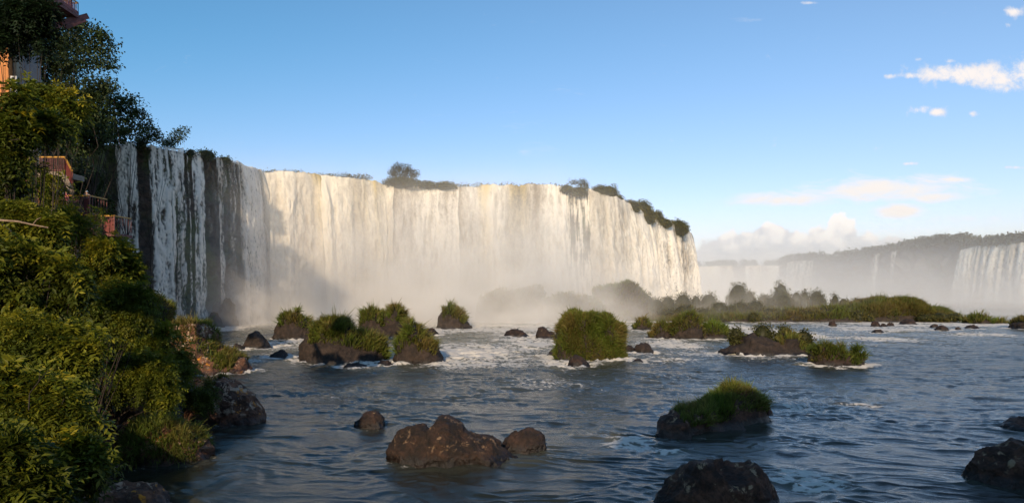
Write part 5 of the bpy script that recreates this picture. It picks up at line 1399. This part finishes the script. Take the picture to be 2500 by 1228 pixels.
cliff_wall('far_cliff', 'dark rim of the most distant cliff at the head of the gorge', BK, 4.0, -1.0, M['cliff_far'], 45, 3.0, 3.0, 4.0, cat='cliff')
fall('waterfall', 'distant sunlit fall at the head of the gorge, left of the dark gap', seg([P(1684, 652, 1078), P(1740, 650, 1082), P(1790, 649, 1087)]), 805, out=7.0, grey=.45, edge=3.0, yel=.3, thr=.05, **FAR)
fall('waterfall', 'distant sunlit fall at the head of the gorge, right of the dark gap', seg([P(1814, 649, 1087), P(1860, 648, 1088), P(1920, 648, 1082)]), 806, out=7.0, grey=.45, edge=5.0, yel=.2, thr=.1, **FAR)

def far_wood(label, pts, hgt, n, seed, back=10, mat='leaf_far', leaf=2.2, light=(.5, 1.0)):
    rng = np.random.default_rng(seed); pts = np.asarray(pts)
    k = rng.uniform(0, len(pts) - 1, n)
    c = np.stack([np.interp(k, np.arange(len(pts)), pts[:, i]) for i in range(3)], -1)
    c[:, 1] += rng.uniform(0, back, n); c[:, 0] += rng.uniform(0, back, n) * .5
    h = hgt * rng.uniform(.5, 1.2, n)
    bl = [(c[i] + UP * h[i] * .4, (h[i] * .6, h[i] * .6, h[i] * .7)) for i in range(n)]
    o = crown('far_wood', bl, n * 45, 4, leaf, M[mat], None, seed, leaf * .8, light, .3)
    tag(o, label, 'wood', kind='stuff')
far_wood('wood along the top of the misty far cliff', FW[1:], 6.0, 150, 731)
far_wood('dark line of trees over the distant falls', BK, 7.0, 46, 732, 12, 'leaf_tree', 2.6, (.9, 1.4))
far_wood('scrub hanging on the rim above the wide pale far fall', FW[7:], 5.0, 60, 733, 8)
build_water()

# ----------------------------------------------------------------------------
# spray and mist
# ----------------------------------------------------------------------------
def mist_box(name, label, lo, hi, fn, colr, step, aniso=0.25):
    m, t = new_mat(name)
    p = t.pos(); s = t.node('ShaderNodeSeparateXYZ', {}, {0: p})
    d = fn(t, p, s.outputs[0], s.outputs[1], s.outputs[2])
    v = t.node('ShaderNodeVolumeScatter', {}, {'Color': C(*colr), 'Density': d, 'Anisotropy': aniso}).outputs[0]
    t.out(None, v)
    m.cycles.volume_step_rate = step
    b = MB(); b.box(lo, hi)
    o = b.build(name, m)
    return tag(o, label, 'mist', kind='stuff')

def dens_main(t, p, x, y, z):
    n = t.noise(t.scalev(p, 1, 1, 1.3), 0.065, 4.0, 0.6)
    n2_ = t.m('MULTIPLY', t.m('SUBTRACT', n, 0.5), 42.0)
    zz = t.m('SUBTRACT', z, n2_)
    hgt = t.m('EXPONENT', t.m('DIVIDE', t.m('MAXIMUM', zz, 0.0), t.mr(x, 10.0, 80.0, -17.0, -7.0)))
    # closeness to the falls, and fading toward both ends of the basin
    start = t.mr(x, 0.0, 70.0, 186.0, 214.0)
    near = t.mr(t.m('SUBTRACT', t.m('ADD', y, t.m('MULTIPLY', n2_, 0.7)), start), 0.0, 50.0)
    left = t.mr(x, -118.0, -88.0)
    top = t.mr(z, 62.0, 40.0)
    edge = t.mr(x, 138.0, 112.0)
    d = t.m('MULTIPLY', t.m('MULTIPLY', hgt, near), t.m('MULTIPLY', t.m('MULTIPLY', left, edge), top))
    d = t.m('MULTIPLY', d, t.mr(x, 0.0, 75.0, 0.125, 0.030))
    # the burst where the first thick curtain strikes the rocks
    c = P(610, 735, 207)
    a = t.m('DIVIDE', t.m('SUBTRACT', x, c[0]), 7.5); b = t.m('DIVIDE', t.m('SUBTRACT', y, c[1]), 7.0); e = t.m('DIVIDE', t.m('SUBTRACT', z, c[2] - 4.0), 11.0)
    r2 = t.m('ADD', t.m('ADD', t.m('MULTIPLY', a, a), t.m('MULTIPLY', b, b)), t.m('MULTIPLY', e, e))
    nn = t.noise(p, 0.22, 5.0, 0.7, 0.6)
    pl = t.mr(t.m('ADD', t.m('EXPONENT', t.m('MULTIPLY', r2, -1.0)), t.m('MULTIPLY', t.m('SUBTRACT', nn, 0.5), 2.4)), 0.45, 1.25)
    haze = t.m('MULTIPLY', t.m('MULTIPLY', t.mr(z, 60.0, 15.0), t.mr(y, 168.0, 190.0)), t.m('MULTIPLY', t.m('MULTIPLY', left, t.mr(x, -40.0, -70.0)), 0.0045))
    return t.m('ADD', t.m('ADD', d, haze), t.m('MULTIPLY', pl, 0.20))
mist_box('spray_mist', 'warm spray drifting along the foot of the long falls', (-122, 165, -0.3), (142, 345, 66), dens_main, (0.99, 0.965, 0.93), 0.22, -0.22)

def dens_gorge(t, p, x, y, z):
    n = t.noise(t.scalev(p, 1, 1, 1.4), 0.018, 3.0, 0.55)
    n2_ = t.m('MULTIPLY', t.m('SUBTRACT', n, 0.5), 42.0)
    hgt = t.m('EXPONENT', t.m('DIVIDE', t.m('MAXIMUM', t.m('SUBTRACT', z, n2_), 0.0), -17.0))
    a = t.mr(y, 300.0, 400.0)
    a = t.m('MULTIPLY', a, t.m('MULTIPLY', t.mr(x, 75.0, 130.0), t.mr(y, 1000.0, 520.0, .10, 1.0)))
    far = t.m('MULTIPLY', t.mr(y, 300.0, 420.0), t.m('MULTIPLY', t.mr(x, 75.0, 130.0), 0.0011))
    return t.m('ADD', far, t.m('MULTIPLY', t.m('MULTIPLY', hgt, a), t.m('MULTIPLY', t.mr(z, 63.0, 28.0), 0.0098)))
mist_box('gorge_mist', 'grey lilac mist filling the gorge before the far cliffs', (70, 290, -0.3), (620, 1150, 64), dens_gorge, (0.97, 0.945, 0.95), 0.35, -0.1)

def dens_left(t, p, x, y, z):
    n = t.noise(p, 0.07, 3.0, 0.55)
    hgt = t.m('EXPONENT', t.m('DIVIDE', t.m('MAXIMUM', t.m('SUBTRACT', z, t.m('MULTIPLY', t.m('SUBTRACT', n, 0.5), 14.0)), 0.0), -9.0))
    return t.m('MULTIPLY', hgt, t.m('MULTIPLY', t.mr(y, 215.0, 290.0), 0.016))
mist_box('island_mist', 'thin mist lying among the shrubs of the low islands', (142, 196, -0.3), (330, 289.5, 40), lambda t, p, x, y, z: dens_left(t, p, x, y, z), (0.98, 0.955, 0.94), 0.3, -0.18)
